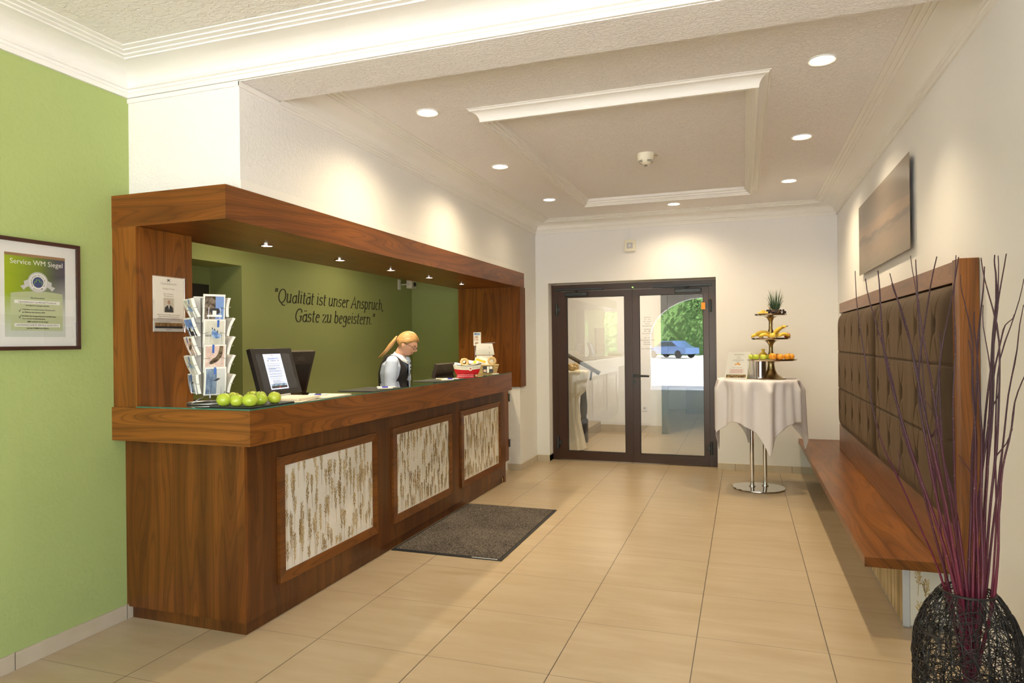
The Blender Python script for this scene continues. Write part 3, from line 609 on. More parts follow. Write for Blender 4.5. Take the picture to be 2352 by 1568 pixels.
def grass_panel(parent, off, x, y0, y1, z0, z1, fy0, fy1, fz0, fz1, seed, nst, axis='X', backing=True, frame_=True, s=1):
    """white acrylic sheet with pressed grasses in a bevelled frame; the face looks along +X (or -Y)"""
    r = random.Random(seed)
    P = (lambda d, a, z: (x+d, a, z)) if axis == 'X' else (lambda d, a, z: (a, x-d, z))
    if frame_:
        fm = MB(off)
        O_ = [(fy0,fz0),(fy1,fz0),(fy1,fz1),(fy0,fz1)]; I_ = [(y0,z0),(y1,z0),(y1,z1),(y0,z1)]
        for k in range(4):
            k2 = (k+1) % 4
            for d0, d1, A, B in ((0,.018,O_,O_),(.018,.018,O_,None),(.018,.004,I_,I_)):
                if B is None:
                    mO = [(a*.96+b_*.04) for a, b_ in ((0,0),)]
                    pts = [P(.018,*O_[k]),P(.018,*O_[k2]),P(.010,*I_[k2]),P(.010,*I_[k])]
                elif A is O_: pts = [P(0,*O_[k]),P(0,*O_[k2]),P(.018,*O_[k2]),P(.018,*O_[k])]
                else: pts = [P(.010,*I_[k]),P(.010,*I_[k2]),P(.001,*I_[k2]),P(.001,*I_[k])]
                vs = [fm.bm.verts.new(V(p)) for p in pts]; fm.bm.faces.new(vs)
        pan = fm.build('panel_frame','walnut_frame',parent)
    else: pan = parent
    sh = MB(off); p0, p1 = P(.0005,y0,z0), P(.005,y1,z1)
    sh.box(min(p0[0],p1[0]),max(p0[0],p1[0]),min(p0[1],p1[1]),max(p0[1],p1[1]),z0,z1); sheet = sh.build('acrylic_sheet','acrylic_white',pan)
    gm = MB(off); H = z1-z0; W = y1-y0; d = .0062
    def leaf_(a, z, ang, ln, wd):
        d = .0062+r.random()*.0014
        ca, sa = cos(ang), sin(ang); q = [(0,0),(ln*.5,wd),(ln,0),(ln*.5,-wd)]
        pts = []
        for u, v in q:
            aa = min(max(a+u*sa+v*ca, y0+.002), y1-.002); zz = min(max(z+u*ca-v*sa, z0+.002), z1-.002); pts.append(P(d,aa,zz))
        if len({(round(p[0],5),round(p[1],5),round(p[2],5)) for p in pts}) < 4: return
        gm.bm.faces.new([gm.bm.verts.new(V(p)) for p in pts])
    rows = max(2, int(round(H/.2)))
    for i in range(nst):
        for j in range(rows):
            a = y0+W*(i+.5+r.uniform(-.4,.4))/nst; zt = z1 - H*(j+r.uniform(-.25,.75))/rows; ln = H/rows*r.uniform(.8,1.25)*1.05; head = ln*r.uniform(.45,.7)
            lean = r.uniform(-.06,.06); cur = r.uniform(-.25,.25)
            def pt(t): return a+lean*t*ln+cur*t*t*.04, zt-t*ln
            for k in range(8):
                t0, t1 = k/8, (k+1)/8; A, B = pt(t0), pt(t1)
                A = (min(max(A[0],y0+.003),y1-.003), min(max(A[1],z0+.002),z1-.002)); B = (min(max(B[0],y0+.003),y1-.003), min(max(B[1],z0+.002),z1-.002))
                if A[1]-B[1] < .002: continue
                hw = .0009*s
                gm.bm.faces.new([gm.bm.verts.new(V(p)) for p in (P(d,A[0]-hw,A[1]),P(d,A[0]+hw,A[1]),P(d,B[0]+hw,B[1]),P(d,B[0]-hw,B[1]))])
            m_ = int(head/.0055)
            for k in range(m_):
                t = k/m_*head/ln; px_, pz = pt(t); env = sin(pi*min(1,.12+k/m_*.9))
                if not (y0+.004 < px_ < y1-.004 and z0+.004 < pz < z1-.004): continue
                sd = 1 if k % 2 else -1
                leaf_(px_+sd*.003*r.random(), pz, sd*r.uniform(.15,.75), r.uniform(.011,.022)*(.5+.7*env)*s, r.uniform(.0018,.0032)*s)
                if r.random() < .45: leaf_(px_+sd*r.uniform(.004,.012)*env, pz+r.uniform(-.004,.008), sd*r.uniform(.1,.9), r.uniform(.008,.015)*s, .002*s)
    for f in gm.bm.faces: pass
    gm.build('pressed_grass','grass_brown',pan,normals=False)
    return pan
for i, (iy0,iy1,oy0,oy1) in enumerate(((3.108,4.04,3.05,4.09),(4.382,5.303,4.313,5.353),(5.632,6.55,5.562,6.58))):
    grass_panel(ct, CO, -2.42, iy0, iy1, .243, .828, oy0, oy1, .187, .882, 11+i, 26, s=1.25)
# swing gate between the counter and the wall
gt = thing('swing_gate','narrow walnut swing gate hinged between counter end and white wall','gate',(-2.6,7.08,0))
MB((-2.6,7.08,0)).box(-2.62,-2.595,6.76,7.385,.12,1.0,bev=.002).build('gate_panel','walnut_v',gt)
for z in (.32,.85): MB((-2.6,7.08,0)).tube([(-2.588,7.39,z-.045),(-2.588,7.39,z+.045)],.01).build('hinge','gunmetal',gt)

# ---------------------------------------------------------------- canopy and posts
KO = (-2.84,5.1,2.14)
cn = thing('wooden_canopy','walnut canopy above the counter carried by two broad posts','canopy',KO)
c = MB(KO); c.box(-3.222,-2.458,2.728,2.756,2.137,2.311); c.box(-2.486,-2.458,2.756,7.605,2.137,2.311); c.box(-3.222,-2.486,7.577,7.605,2.137,2.311)
c.build('fascia','walnut_h',cn); 
MB(KO).box(-3.222,-2.486,2.756,7.577,2.139,2.158).build('soffit','walnut_s',cn); MB(KO).box(-3.222,-2.486,2.756,7.577,2.295,2.309).build('canopy_top','walnut_s',cn)
p = MB(KO); p.box(-3.222,-3.055,2.730,2.75,1.1715,2.137); p.box(-3.065,-3.05,2.75,3.11,1.1715,2.137); p.box(-3.222,-3.065,3.095,3.11,1.1715,2.137)
p.build('post','walnut_post',cn)
p = MB(KO); p.box(-3.222,-2.462,7.395,7.412,.975,2.137); p.box(-2.462,-2.442,7.395,7.59,.975,2.137); p.build('post','walnut_post',cn)

# ---------------------------------------------------------------- lettering on the green wall: pen drawn italic letters with serifs
def arc(cx, cy, rx, ry, a0, a1, n=12): return [(cx+rx*cos(rad(a0+(a1-a0)*i/n)), cy+ry*sin(rad(a0+(a1-a0)*i/n))) for i in range(n+1)]
XH = .5
def stem(x, y0, y1, sb=1, st=1):
    r = [[(x,y0),(x,y1)]]
    if st: r.append([(x-.06,y1-.035),(x,y1)])
    if sb: r.append([(x,y0+.02),(x+.07,y0+.03)])
    return r
GL = {
 'Q': (.66,[arc(.33,.36,.27,.37,0,360,28),[(.3,0),(.42,-.14),(.56,-.17),(.62,-.14)]]),
 'G': (.62,[arc(.34,.36,.27,.37,50,300,24),[(.475,.05),(.50,.12),(.50,.32)],[(.38,.32),(.58,.32)],[(.51,.64),(.53,.54)]]),
 'A': (.62,[[(.04,0),(.33,.73),(.54,0)],[(.14,.25),(.48,.25)],[(-.03,0),(.12,0)],[(.46,0),(.62,0)]]),
 'u': (.48,[[(.09,.5),(.09,.14)]+arc(.20,.14,.11,.13,180,300,8)+[(.37,.16)],[(.37,.5),(.37,.04),(.44,.02)],[(.03,.47),(.09,.5)],[(.31,.47),(.37,.5)]]),
 'a': (.44,[arc(.21,.21,.15,.21,60,300,16),[(.28,.40),(.20,.43)],[(.36,.47),(.36,.05),(.42,.02)],[(.28,.40),(.37,.44)],[(.27,.02),(.36,.14)]]),
 'l': (.22,stem(.1,.02,.74)),
 'i': (.23,stem(.1,.02,.5)+[[(.1,.64),(.1,.69)]]),
 't': (.30,[[(.12,.66),(.12,.10)]+arc(.20,.10,.08,.09,180,300,6),[(.03,.49),(.26,.49)]]),
 's': (.38,[arc(.19,.36,.12,.12,20,230,10)+arc(.17,.14,.14,.13,60,-150,12)]),
 'n': (.50,[[(.1,0),(.1,.5)],[(.04,.47),(.1,.5)],[(.1,.32)]+arc(.25,.34,.13,.14,150,0,8)+[(.38,.04),(.45,.02)],[(.04,0),(.16,0)]]),
 'e': (.42,[[(.09,.27),(.34,.30)]+arc(.215,.30,.13,.17,0,120,8)+arc(.22,.22,.15,.22,130,315,12)]),
 'r': (.36,[[(.1,0),(.1,.5)],[(.04,.47),(.1,.5)],[(.1,.32)]+arc(.24,.33,.13,.14,150,50,6),[(.04,0),(.18,0)]]),
 'p': (.48,[[(.1,-.22),(.1,.5)],[(.04,.47),(.1,.5)],arc(.24,.24,.15,.24,150,-150,18),[(.03,-.22),(.18,-.22)]]),
 'c': (.40,[arc(.22,.24,.15,.24,55,305,16)]),
 'h': (.50,[[(.1,0),(.1,.74)],[(.04,.71),(.1,.74)],[(.1,.32)]+arc(.25,.34,.13,.14,150,0,8)+[(.38,.04),(.45,.02)]]),
 'z': (.42,[[(.06,.47),(.35,.47),(.06,.02),(.36,.02)],[(.06,.47),(.06,.40)],[(.36,.02),(.37,.10)]]),
 'b': (.47,[[(.1,.05),(.1,.74)],[(.04,.71),(.1,.74)],arc(.24,.24,.15,.24,150,-150,18)]),
 'g': (.44,[arc(.20,.28,.14,.19,0,360,16),[(.35,.47),(.35,-.05)]+arc(.20,-.08,.15,.13,0,-150,10)]),
 ',': (.22,[[(.08,.05),(.09,0),(.04,-.12)]]),
 '.': (.22,[[(.08,.0),(.08,.05)]]),
 '"': (.30,[[(.08,.74),(.06,.54)],[(.20,.74),(.18,.54)]]),
 ' ': (.22,[]),
}
def ribbon(mb, pts, w0, F, t):
    pts = [V((x,y,0)) for x, y in pts]; L_, R_ = [], []
    for i, p in enumerate(pts):
        d = (pts[min(i+1,len(pts)-1)]-pts[max(i-1,0)]); d.normalize(); nn = V((-d.y,d.x,0))
        ww = w0*(.62+.38*abs(d.y))
        L_.append(p+nn*ww); R_.append(p-nn*ww)
    for i in range(len(pts)-1):
        q = [R_[i],R_[i+1],L_[i+1],L_[i]]; f = [mb.bm.verts.new(F@v) for v in q]; g_ = [mb.bm.verts.new(F@(v+V((0,0,t)))) for v in q]
        mb.bm.faces.new(g_)
        for k in range(4): mb.bm.faces.new((f[k],f[(k+1)%4],g_[(k+1)%4],g_[k]))
slog = thing('wall_slogan','two lines of dark italic lettering on the green wall behind the reception','lettering',(-4.2,6.4,1.72))
def penline(s, size, F, width):
    x = 0; tot = sum(GL['a' if ch == 'ä' else ch][0] for ch in s); k = (width/size)/tot
    for wd in s.split(' '):
        mb = MB((-4.2,6.4,1.72))
        for ch in wd:
            adv, st_ = GL['a' if ch == 'ä' else ch]; st_ = list(st_)
            if ch == 'ä': st_ += [[(.15,.60),(.15,.66)],[(.29,.60),(.29,.66)]]
            for pl in st_: ribbon(mb, [((x+px_)*k*size+.20*py_*size, py_*size) for px_, py_ in pl], .030*size, F, .003)
            x += adv
        mb.build('word','ink',slog); x += GL[' '][0]
penline('"Qualität ist unser Anspruch,', .175, frame((-4.198,5.27,1.905),(0,1,0),(0,0,1)), 2.06)
penline('Gäste zu begeistern."', .175, frame((-4.198,5.58,1.725),(0,1,0),(0,0,1)), 1.53)

# ---------------------------------------------------------------- floor mat
fmt = thing('entrance_mat','dark grey speckled floor mat with black rubber edge before the counter','mat',(-2.0,5.03,0))
MB((-2.0,5.03,0)).box(-2.427,-1.576,4.307,5.755,0,.006,bev=.002).build('rubber_edge','rubber_black',fmt)
MB((-2.0,5.03,0)).box(-2.405,-1.598,4.33,5.733,.006,.011,bev=.002).build('pile','mat_pile',fmt)
MB((-2.0,5.03,0)).box(-1.80,-1.61,4.312,4.326,.0062,.0072).build('edge_label','ink_light',fmt)

# ---------------------------------------------------------------- bench with tufted backrest
BO = (.8,5.9,0)
bn = thing('upholstered_bench','long walnut wall bench with brown tufted backrest in a wooden frame','bench',BO)
MB(BO).box(.572,XR,3.80,YB-.002,.34,.39,bev=.002).build('seat','walnut_s',bn)
b = MB(BO); b.box(.770,.79,3.95,7.9,.012,.34); b.build('base_side','reed_panel',bn)
bf = MB(BO).box(.770,XR-.003,3.945,3.95,.012,.34).build('base_front','white_plastic',bn)
MB(BO).box(.768,.80,3.938,3.946,.008,.34).build('edge_strip','aluminium',bn)
grass_panel(bf, BO, 3.944, .802, .975, .014, .338, 0,0,0,0, 77, 3, axis='Y', frame_=False, s=1.5)
MB(BO).box(.772,.98,3.94,7.9,0,.012).build('base_plinth','steel_grey',bn)
MB(BO).box(.905,XR-.002,3.45,3.55,.41,1.848,bev=.002).build('backrest_post','walnut_post',bn)
f = MB(BO); f.box(.915,XR-.002,3.55,7.42,1.75,1.846,bev=.002); f.box(.905,XR-.002,3.55,7.42,.392,.64,bev=.002); f.box(.93,XR-.002,7.28,7.42,.6,1.80)
f.build('backrest_frame','walnut_rail',bn)
def cushion(y0, y1, seed):
    z0, z1 = .625, 1.742; W, H = y1-y0, z1-z0; nb = 5; rows = [(1.557,0),(1.18,.5),(.86,0)]
    btn = []
    for zr, sh in rows:
        for k in range(nb+1):
            yb = y0+W*(k+.5)/nb if sh == 0 else y0+W*(k+.5)/nb
            if y0 < yb < y1: btn.append((yb,zr))
    seam = [1.37, 1.02]
    def fn(u, v):
        y, z = y0+W*u, z0+H*v; ex = min(u*W, (1-u)*W); ez = min(v*H, (1-v)*H); e_ = min(ex, ez)
        t = .058*(1-math.exp(-(ex/.035)))*(1-math.exp(-(ez/.035)))
        for yb, zb in btn:
            d2 = ((y-yb)/.022)**2+((z-zb)/.034)**2; t -= .030*math.exp(-d2)
            # creases running out of every button to the seams
            for s in (-1,1):
                for sy in (-1,1):
                    dz = (z-zb)*s
                    if 0 < dz < .22:
                        cy = yb+sy*dz*.42; t -= .0065*math.exp(-((y-cy)/.007)**2)*(1-dz/.24)
        for zs in seam: t -= .007*math.exp(-((z-zs)/.006)**2)
        t += .002*mnoise.noise(V((y*9,z*7,seed)))
        if e_ < 1e-6: t = 0
        return (.925-t, y, z)
    return MB(BO).grid(fn, 300, 190).build('cushion','suede_brown',bn,smooth=True)
cushion(3.545,5.33,1); cushion(5.335,7.285,2)

# ---------------------------------------------------------------- picture on the right wall
XP = .955
pic = thing('wall_picture','frameless metallic beach photograph hanging above the bench','picture',(XP,5.55,2.33))
MB((XP,5.55,2.33)).box(XP,XP+.004,4.60,6.45,2.037,2.618).build('print_panel','beach_print',pic)
MB((XP,5.55,2.33)).box(XP+.004,XR-.001,4.9,6.15,2.15,2.5).build('spacer','steel_grey',pic)

# ---------------------------------------------------------------- certificate on the green wall
CF = (-3.2,2.3,1.75)
cf = thing('framed_certificate','dark framed green certificate with silver seal on the green wall','picture',CF)
m = MB(CF); y0,y1,z0,z1 = 2.082,2.524,1.485,2.012; t = .018; xa, xb = XG, -3.196
m.box(xa,xb,y0,y1,z0,z0+t,bev=.001); m.box(xa,xb,y0,y1,z1-t,z1,bev=.001); m.box(xa,xb,y0,y0+t,z0+t,z1-t,bev=.001); m.box(xa,xb,y1-t,y1,z0+t,z1-t,bev=.001)
m.build('frame','door_brown',cf)
MB(CF).box(xa,-3.208,y0+t,y1-t,z0+t,z1-t).build('passepartout','paper',cf)
pr = MB(CF).box(-3.2078,-3.2070,2.158,2.449,1.548,1.940).build('certificate_print','cert_print',cf)
MB(CF).box(-3.200,-3.198,y0+t,y1-t,z0+t,z1-t).build('glass_pane','frame_glass',cf)
F0 = frame((-3.2069,2.158,1.548),(0,1,0),(0,0,1))
def T(x, y): return F0@Matrix.Translation((x,y,0))
rects(MB(CF),F0,[(0,.291,.380,.393)]).build('brown_stripe','cert_brown',pr)
text('title','Service WM Siegel',.034,T(.152,.343),'paper',pr,off=CF)
sl = MB(CF); P_ = []
for k in range(96): r_ = .052 if k % 2 else .047; P_.append(F0@V((.155+r_*cos(2*pi*k/96), .262+r_*sin(2*pi*k/96), .0004)))
sl.poly(P_)
for sx in (-1,1):
    sl.poly([F0@V((.155+sx*q[0],.262+q[1],.0003)) for q in ((.045,.012),(.068,.002),(.066,-.015),(.085,-.022),(.068,-.040),(.060,-.030),(.042,-.02))])
seal = sl.build('seal','seal_silver',pr)
def disc(c, r, z, n=40): return [F0@V((c[0]+r*cos(2*pi*k/n), c[1]+r*sin(2*pi*k/n), z)) for k in range(n)]
MB(CF).poly(disc((.155,.262),.042,.0006)).build('seal_ring','paper',seal)
MB(CF).poly(disc((.155,.262),.026,.0008)).build('seal_disc','seal_blue',seal)
mo = MB(CF)
for a, b_ in zip([(-.018,-.012),(-.018,.002),(-.009,.002),(-.009,.012),(.006,.012),(.006,.002),(.018,.002)],[(-.018,.002),(-.009,.002),(-.009,.012),(.006,.012),(.006,.002),(.018,.002),(.018,-.012)]):
    mo.tube([F0@V((.155+a[0],.262+a[1],.001)),F0@V((.155+b_[0],.262+b_[1],.001))],.0013,5)
mo.build('seal_emblem','seal_green',seal)
for s_, a0, a1, rr, fl in (('Ausgezeichnete Service Qualität',215,-35,.031,0),('Service WM',235,305,.039,1)):
    for i, ch in enumerate(s_):
        if ch == ' ': continue
        a = rad(a0+(a1-a0)*i/(len(s_)-1)); mt = T(.155,.262)@Matrix.Translation((rr*cos(a),rr*sin(a),.0008))@Matrix.Rotation(a+(pi/2 if fl else -pi/2),4,'Z')
        text('seal_lettering',ch,.0095,mt,'ink',seal,off=CF)
bx = MB(CF); pts = [(.026,.03),(.277,.03)]+[(.277-.251*i/12, .205+.014*sin(pi*(.15+.85*i/12))) for i in range(13)]
bx.poly([F0@V((a,b_,.0003)) for a, b_ in pts]); mat('cert_field',(.50,.56,.33),.5); bx.build('text_field','cert_field',pr)
rects(MB(CF),F0@Matrix.Translation((0,0,.0005)),[(.042,.262,.158,.174),(.042,.262,.048,.064)]).build('name_strip','paper',pr)
for s_, sz, x, y, al in (('Das Unternehmen',.009,.152,.183,'CENTER'),('Upstalsboom Landhotel Friesland',.0135,.152,.1615,'CENTER'),('hat folgende Leistungen erbracht:',.0085,.152,.147,'CENTER'),
    ('Teilnahme an einem Service Wettbewerb',.0095,.078,.127,'LEFT'),('im Rahmen der Service WM',.0095,.078,.114,'LEFT'),('Erreichen des vorgeschriebenen Zertifizierungs-',.0085,.078,.096,'LEFT'),
    ('werts bei der Kundenbefragung',.0085,.078,.084,'LEFT'),('dafür verleihen wir das Siegel',.0085,.152,.070,'CENTER'),('»AUSGEZEICHNETE SERVICE QUALITÄT«',.0112,.152,.0525,'CENTER'),('mit einer Gültigkeit von 4 Jahren.',.008,.152,.039,'CENTER')):
    text('print_line',s_,sz,T(x,y)@Matrix.Translation((0,0,.0009)),'ink',pr,align=al,off=CF)
ck = MB(CF)
for y in (.118,.088):
    ck.tube([F0@V((.062,y+.008,.001)),F0@V((.066,y,.001)),F0@V((.073,y+.014,.001))],.0011,4)
ck.build('check_mark','ink',pr)

# ---------------------------------------------------------------- notice on the left post
NO = (-3.047,2.94,1.73)
nt = thing('acrylic_notice','white notice in a clear acrylic holder on the left walnut post','sign',NO)
MB(NO).box(-3.0495,-3.0475,2.830,3.045,1.578,1.882).build('sheet','paper',nt)
MB(NO).box(-3.0465,-3.0445,2.826,3.049,1.574,1.886).build('acrylic_cover','frame_glass',nt)
F1 = frame((-3.0472,2.830,1.578),(0,1,0),(0,0,1))
for s_, sz, y in (('Upstalsboom',.021,.262),('Manager on Duty',.0115,.236),('Marc Dünnbier',.011,.207),('"Hoteldirektor"',.011,.195)):
    text('print_line',s_,sz,F1@Matrix.Translation((.107,y,0)),'ink_grey' if sz > .02 else 'ink',nt,off=NO)
lg = MB(NO); lg.tube([F1@V((.098,.293,0)),F1@V((.115,.281,0))],.0022,5).tube([F1@V((.115,.293,0)),F1@V((.098,.281,0))],.0022,5); lg.build('emblem','ink',nt)
ph = rects(MB(NO),F1,[(.072,.143,.107,.188)]).build('portrait_photo','photo_pale',nt)
mat('portrait_ground',(.30,.26,.21),.6); ph.data.materials[0] = mg('portrait_ground')
pp = MB(NO); pp.ball(F1@V((.107,.163,.0006)),.012,2,(.03,.85,1.15)); pp.build('portrait_face','skin_print',ph)
pp = MB(NO); pp.poly([F1@V(q) for q in ((.078,.108,.0007),(.137,.108,.0007),(.135,.135,.0007),(.118,.147,.0007),(.097,.147,.0007),(.080,.135,.0007))]); pp.build('portrait_suit','photo_dark',ph)
pp = MB(NO); pp.poly([F1@V(q) for q in ((.101,.147,.0009),(.113,.147,.0009),(.107,.122,.0009))]); pp.build('portrait_shirt','paper',ph)
for i, s_ in enumerate(('Sollten Sie Fragen, Probleme oder Wünsche','haben, wenden Sie sich gerne an unsere','Mitarbeiter, oder auch gerne direkt an mich.')):
    text('print_line',s_,.0088,F1@Matrix.Translation((.107,.091-.0105*i,0)),'ink',nt,off=NO)
rects(MB(NO),F1,[(.012,.203,.030,.056)]).build('dune_photo','dune_brown',nt); rects(MB(NO),F1@Matrix.Translation((0,0,.0002)),[(.012,.203,.049,.056)]).build('dune_sky','photo_pale',nt)
rects(MB(NO),F1@Matrix.Translation((0,0,.0003)),[(.012,.203,.018,.030)]).build('path_photo','photo_dark',nt)
text('print_line','upstalsboom.de',.007,F1@Matrix.Translation((.107,.008,0)),'ink_grey',nt,off=NO)

# ---------------------------------------------------------------- small wall and ceiling devices
ws = thing('wall_alarm_box','cream alarm box with conduit on the wall above the glass door','alarm',(-1.27,YB,2.637))
MB((-1.27,YB,2.637)).box(-1.335,-1.205,YB-.035,YB,2.568,2.706,bev=.006).build('housing','cream_plastic',ws)
MB((-1.27,YB,2.637)).box(-1.305,-1.235,YB-.038,YB-.034,2.602,2.672).build('grille','ink_light',ws)
text('grille_mark','R',.05,frame((-1.27,YB-.0385,2.618),(1,0,0),(0,0,1)),'white_plastic',ws,off=(-1.27,YB,2.637))
MB((-1.27,YB,2.637)).box(-1.297,-1.279,YB-.014,YB,2.706,2.845).box(-2.40,-1.279,YB-.010,YB,2.838,2.850).build('conduit','wall_white',ws)
sd = thing('smoke_detector','cream dome smoke detector inside the ceiling moulding frame','detector',(-.72,5.42,2.99))
MB().lathe([(0,-.0),(.066,-.0),(.066,-.012),(.066,-.030),(.060,-.055),(.050,-.070),(.028,-.084),(.012,-.088),(0,-.088)],n=40).build('dome','cream_plastic',sd,smooth=True,angle=50)
MB().lathe([(0,-.086),(.010,-.086),(.014,-.098),(.010,-.102),(0,-.102)],n=16).build('sensor_tip','steel_grey',sd)
sl = MB()
for zz, rr in ((-.062,.0585),(-.070,.0525)):
    for k in range(4):
        a0 = k*pi/2+.35; q = [(rr*cos(a0+j*.12), rr*sin(a0+j*.12), zz) for j in range(8)]; sl.tube(q,.0022,5)
sl.build('vent_slot','black_plastic',sd)
MB().tube([(.066,0,-.022),(.082,0,-.022)],.004).ball((.086,0,-.022),.007,1).build('side_pin','brass',sd)
wc = thing('wall_camera','small white box with black round lens on the green wall near the ceiling','camera',(-4.2,7.95,2.29))
MB((-4.2,7.95,2.29)).box(-4.16,-4.08,7.86,7.99,2.215,2.32,bev=.004).build('housing','cream_plastic',wc)
MB((-4.2,7.95,2.29)).lathe([(0,0),(.03,0),(.026,.014),(0,.018)],n=24,M=Matrix.Translation((-4.08,7.93,2.268))@Matrix.Rotation(pi/2,4,'Y')).build('lens','black_plastic',wc)
MB((-4.2,7.95,2.29)).tube([(-4.2,7.80,2.26),(-4.12,7.80,2.26),(-4.12,7.87,2.26)],.008).box(-4.2,-4.19,7.70,7.76,2.19,2.32).build('bracket','white_plastic',wc)
tv = thing('dark_display','black display seen past the left post in the reception niche','display',(-4.5,4.2,1.5))
MB((-4.5,4.2,1.5)).box(-4.5,-4.44,3.6,4.72,1.25,2.03,bev=.004).build('display_body','black_plastic',tv)

# ---------------------------------------------------------------- vase of twigs
VO = (.725,2.70,0)
vs = thing('wicker_vase','large round black wicker vase on the floor at the right','vase',VO)
vprof = [(.10,.0),(.125,.03),(.15,.15),(.163,.28),(.166,.40),(.155,.48),(.13,.55),(.10,.60),(.082,.622)]
def vr(z):
    for (r0,z0),(r1,z1) in zip(vprof, vprof[1:]):
        if z <= z1: t = (z-z0)/(z1-z0); return r0+(r1-r0)*t
    return vprof[-1][0]
wk = MB(); r9 = random.Random(9)
for i in range(1150):
    a = r9.uniform(0,2*pi); z = r9.uniform(.01,.60); da = r9.uniform(-1,1); dz = r9.uniform(-1,1)*.09; n = r9.randint(7,13); pts = []; rad_off = r9.uniform(-.004,.006); wob = r9.uniform(-.5,.5)
    for k in range(n):
        zz = min(max(z, .004), .622); rr = vr(zz)+rad_off; pts.append((rr*cos(a), rr*sin(a), zz)); a += .14*(1 if da > 0 else -1)*abs(cos(k*.3+wob)); z += dz*.35*sin(k*.4+wob*3)+dz*.1
    wk.tube(pts, r9.uniform(.0009,.0018), 4, cap=False)
for k in range(26):
    a = 2*pi*k/26; wk.tube([((vr(z)-.003)*cos(a+.5*z*(1 if k%2 else -1)), (vr(z)-.003)*sin(a+.5*z*(1 if k%2 else -1)), z) for z in [.005+.617*j/14 for j in range(15)]],.0022,4,cap=False)
wk.build('woven_body','wicker_dark',vs)
MB().tube([(.082*cos(2*pi*k/36), .082*sin(2*pi*k/36), .623) for k in range(37)],.004,6).build('rim','wicker_dark',vs,smooth=True)
MB().lathe([(0,.0),(.10,0),(.11,.012),(0,.012)],n=24).build('vase_base','wicker_dark',vs)
# each twig: tip as seen, drawn from where it stands in the vase
CAMP = V((0,0,1.5))
def pt(u, v, depth):
    d = _f + _r*((u-1176)/1541.1) - _u*((v-784)/1541.1); return CAMP + d*depth
tw = [ # (tip u, tip v, mid u, mid v, neck u, radius)
 (1964,622,2010,960,2176),(1988,640,2062,930,2186),(2015,621,2052,900,2195),(2046,627,2103,850,2205),(2052,650,2110,870,2198),(2096,587,2122,900,2190),(2104,596,2120,800,2212),(2152,589,2112,930,2200),
 (2194,586,2190,900,2210),(2203,590,2150,960,2197),(2206,630,2236,860,2236),(2253,592,2296,870,2262),(2286,585,2283,760,2246),(2294,587,2284,820,2256),(2308,583,2270,900,2240),(2352,640,2290,900,2268),
 (2360,840,2310,1040,2272),(2260,612,2240,900,2226),(2328,722,2290,830,2232),(2238,715,2250,950,2243),(2258,700,2275,960,2250),(2225,780,2240,1000,2228),(2160,760,2165,1000,2216),(2352,700,2312,940,2266)]
rt_ = random.Random(21)
for i, (tu, tv_, mu, mv, nu) in enumerate(tw):
    dpt = 2.31+rt_.uniform(-.10,.10)+.04
    k_ = 'dogwood_bark'
    neck = V((VO[0]+ (nu-2222)/600.*.9, VO[1]+rt_.uniform(-.045,.045), .62))
    # keep inside the opening
    off_ = V((neck.x-VO[0], neck.y-VO[1], 0)); 
    if off_.length > .068: neck.x = VO[0]+off_.x*.068/off_.length; neck.y = VO[1]+off_.y*.068/off_.length
    foot = V((VO[0]-(neck.x-VO[0])*.5, VO[1]-(neck.y-VO[1])*.7, .02)); mid = pt(mu,mv,dpt); tip = pt(tu,tv_,dpt+rt_.uniform(-.05,.08))
    def bez(t):
        q = [foot, neck, mid, tip]; ts = [0,.35,.7,1]
        # piecewise catmull-rom
        P3 = [foot+(foot-neck)*.3]+q+[tip+(tip-mid)*.3]; s_ = 0
        while s_ < 2 and t > ts[s_+1]: s_ += 1
        u_ = (t-ts[s_])/(ts[s_+1]-ts[s_]); a_, b_, c_, d_ = P3[s_], P3[s_+1], P3[s_+2], P3[s_+3]
        return .5*((2*b_)+(c_-a_)*u_+(2*a_-5*b_+4*c_-d_)*u_*u_+(-a_+3*b_-3*c_+d_)*u_**3)
    N = 26; P0 = []; 
    for k in range(N+1):
        t = k/N; p = bez(t); p += V((mnoise.noise(V((i*3.1,t*7,0))),mnoise.noise(V((i*3.1,t*7,5))),0))*.010; p.x = min(p.x, XR-.012) if p.y > -4 else p.x; P0.append(p-V(VO))
    Rr = []
    for k in range(N+1):
        t = k/N; r0 = (.0048*(1-t)+.0015)*(.8+.5*((i*7)%5)/4);  
        if k % 6 == 3: r0 *= 1.28
        Rr.append(r0)
    root = None
    lbs = ['bare purple twig in the vase, %s' % s for s in ('leftmost tip reaching the picture corner','second tip from the left','tip before the backrest rail, third from the left','dark one leaning left over the tufts','slightly shorter one beside the left leaning pair',
      'tip just under the picture','thin one right of the picture tip','tip crossing the wooden rail','tip at the frame post, left of two','tip at the frame post, right of two','thin one against the frame post','tip just right of the frame post','tall pair on the white wall, left one','tall pair on the white wall, right one',
      'tallest tip on the white wall','one running out at the upper right image edge','low one bending to the right image edge','forked one on the white wall','thick one with a cut end on the white wall','short one behind the thick stem','short one between the wall twigs','short one at the vase centre','short one before the tufted cushion','right one with a bud at mid height')]
    mbt = MB().tube(P0, Rr, 6)
    o = mbt.build('twig', k_, None, smooth=True); o.location = VO
    tag(o, lbs[i], 'twig', 'twigs in the wicker vase')
    if i % 3 == 0:
        p = P0[15]; q = p+V((rt_.uniform(-.05,.05),rt_.uniform(-.03,.03),.10)); s2 = MB().tube([p,(p+q)/2+V((.008,0,0)),q],[.0025,.002,.0012],5).build('side_shoot',k_,o,smooth=True)

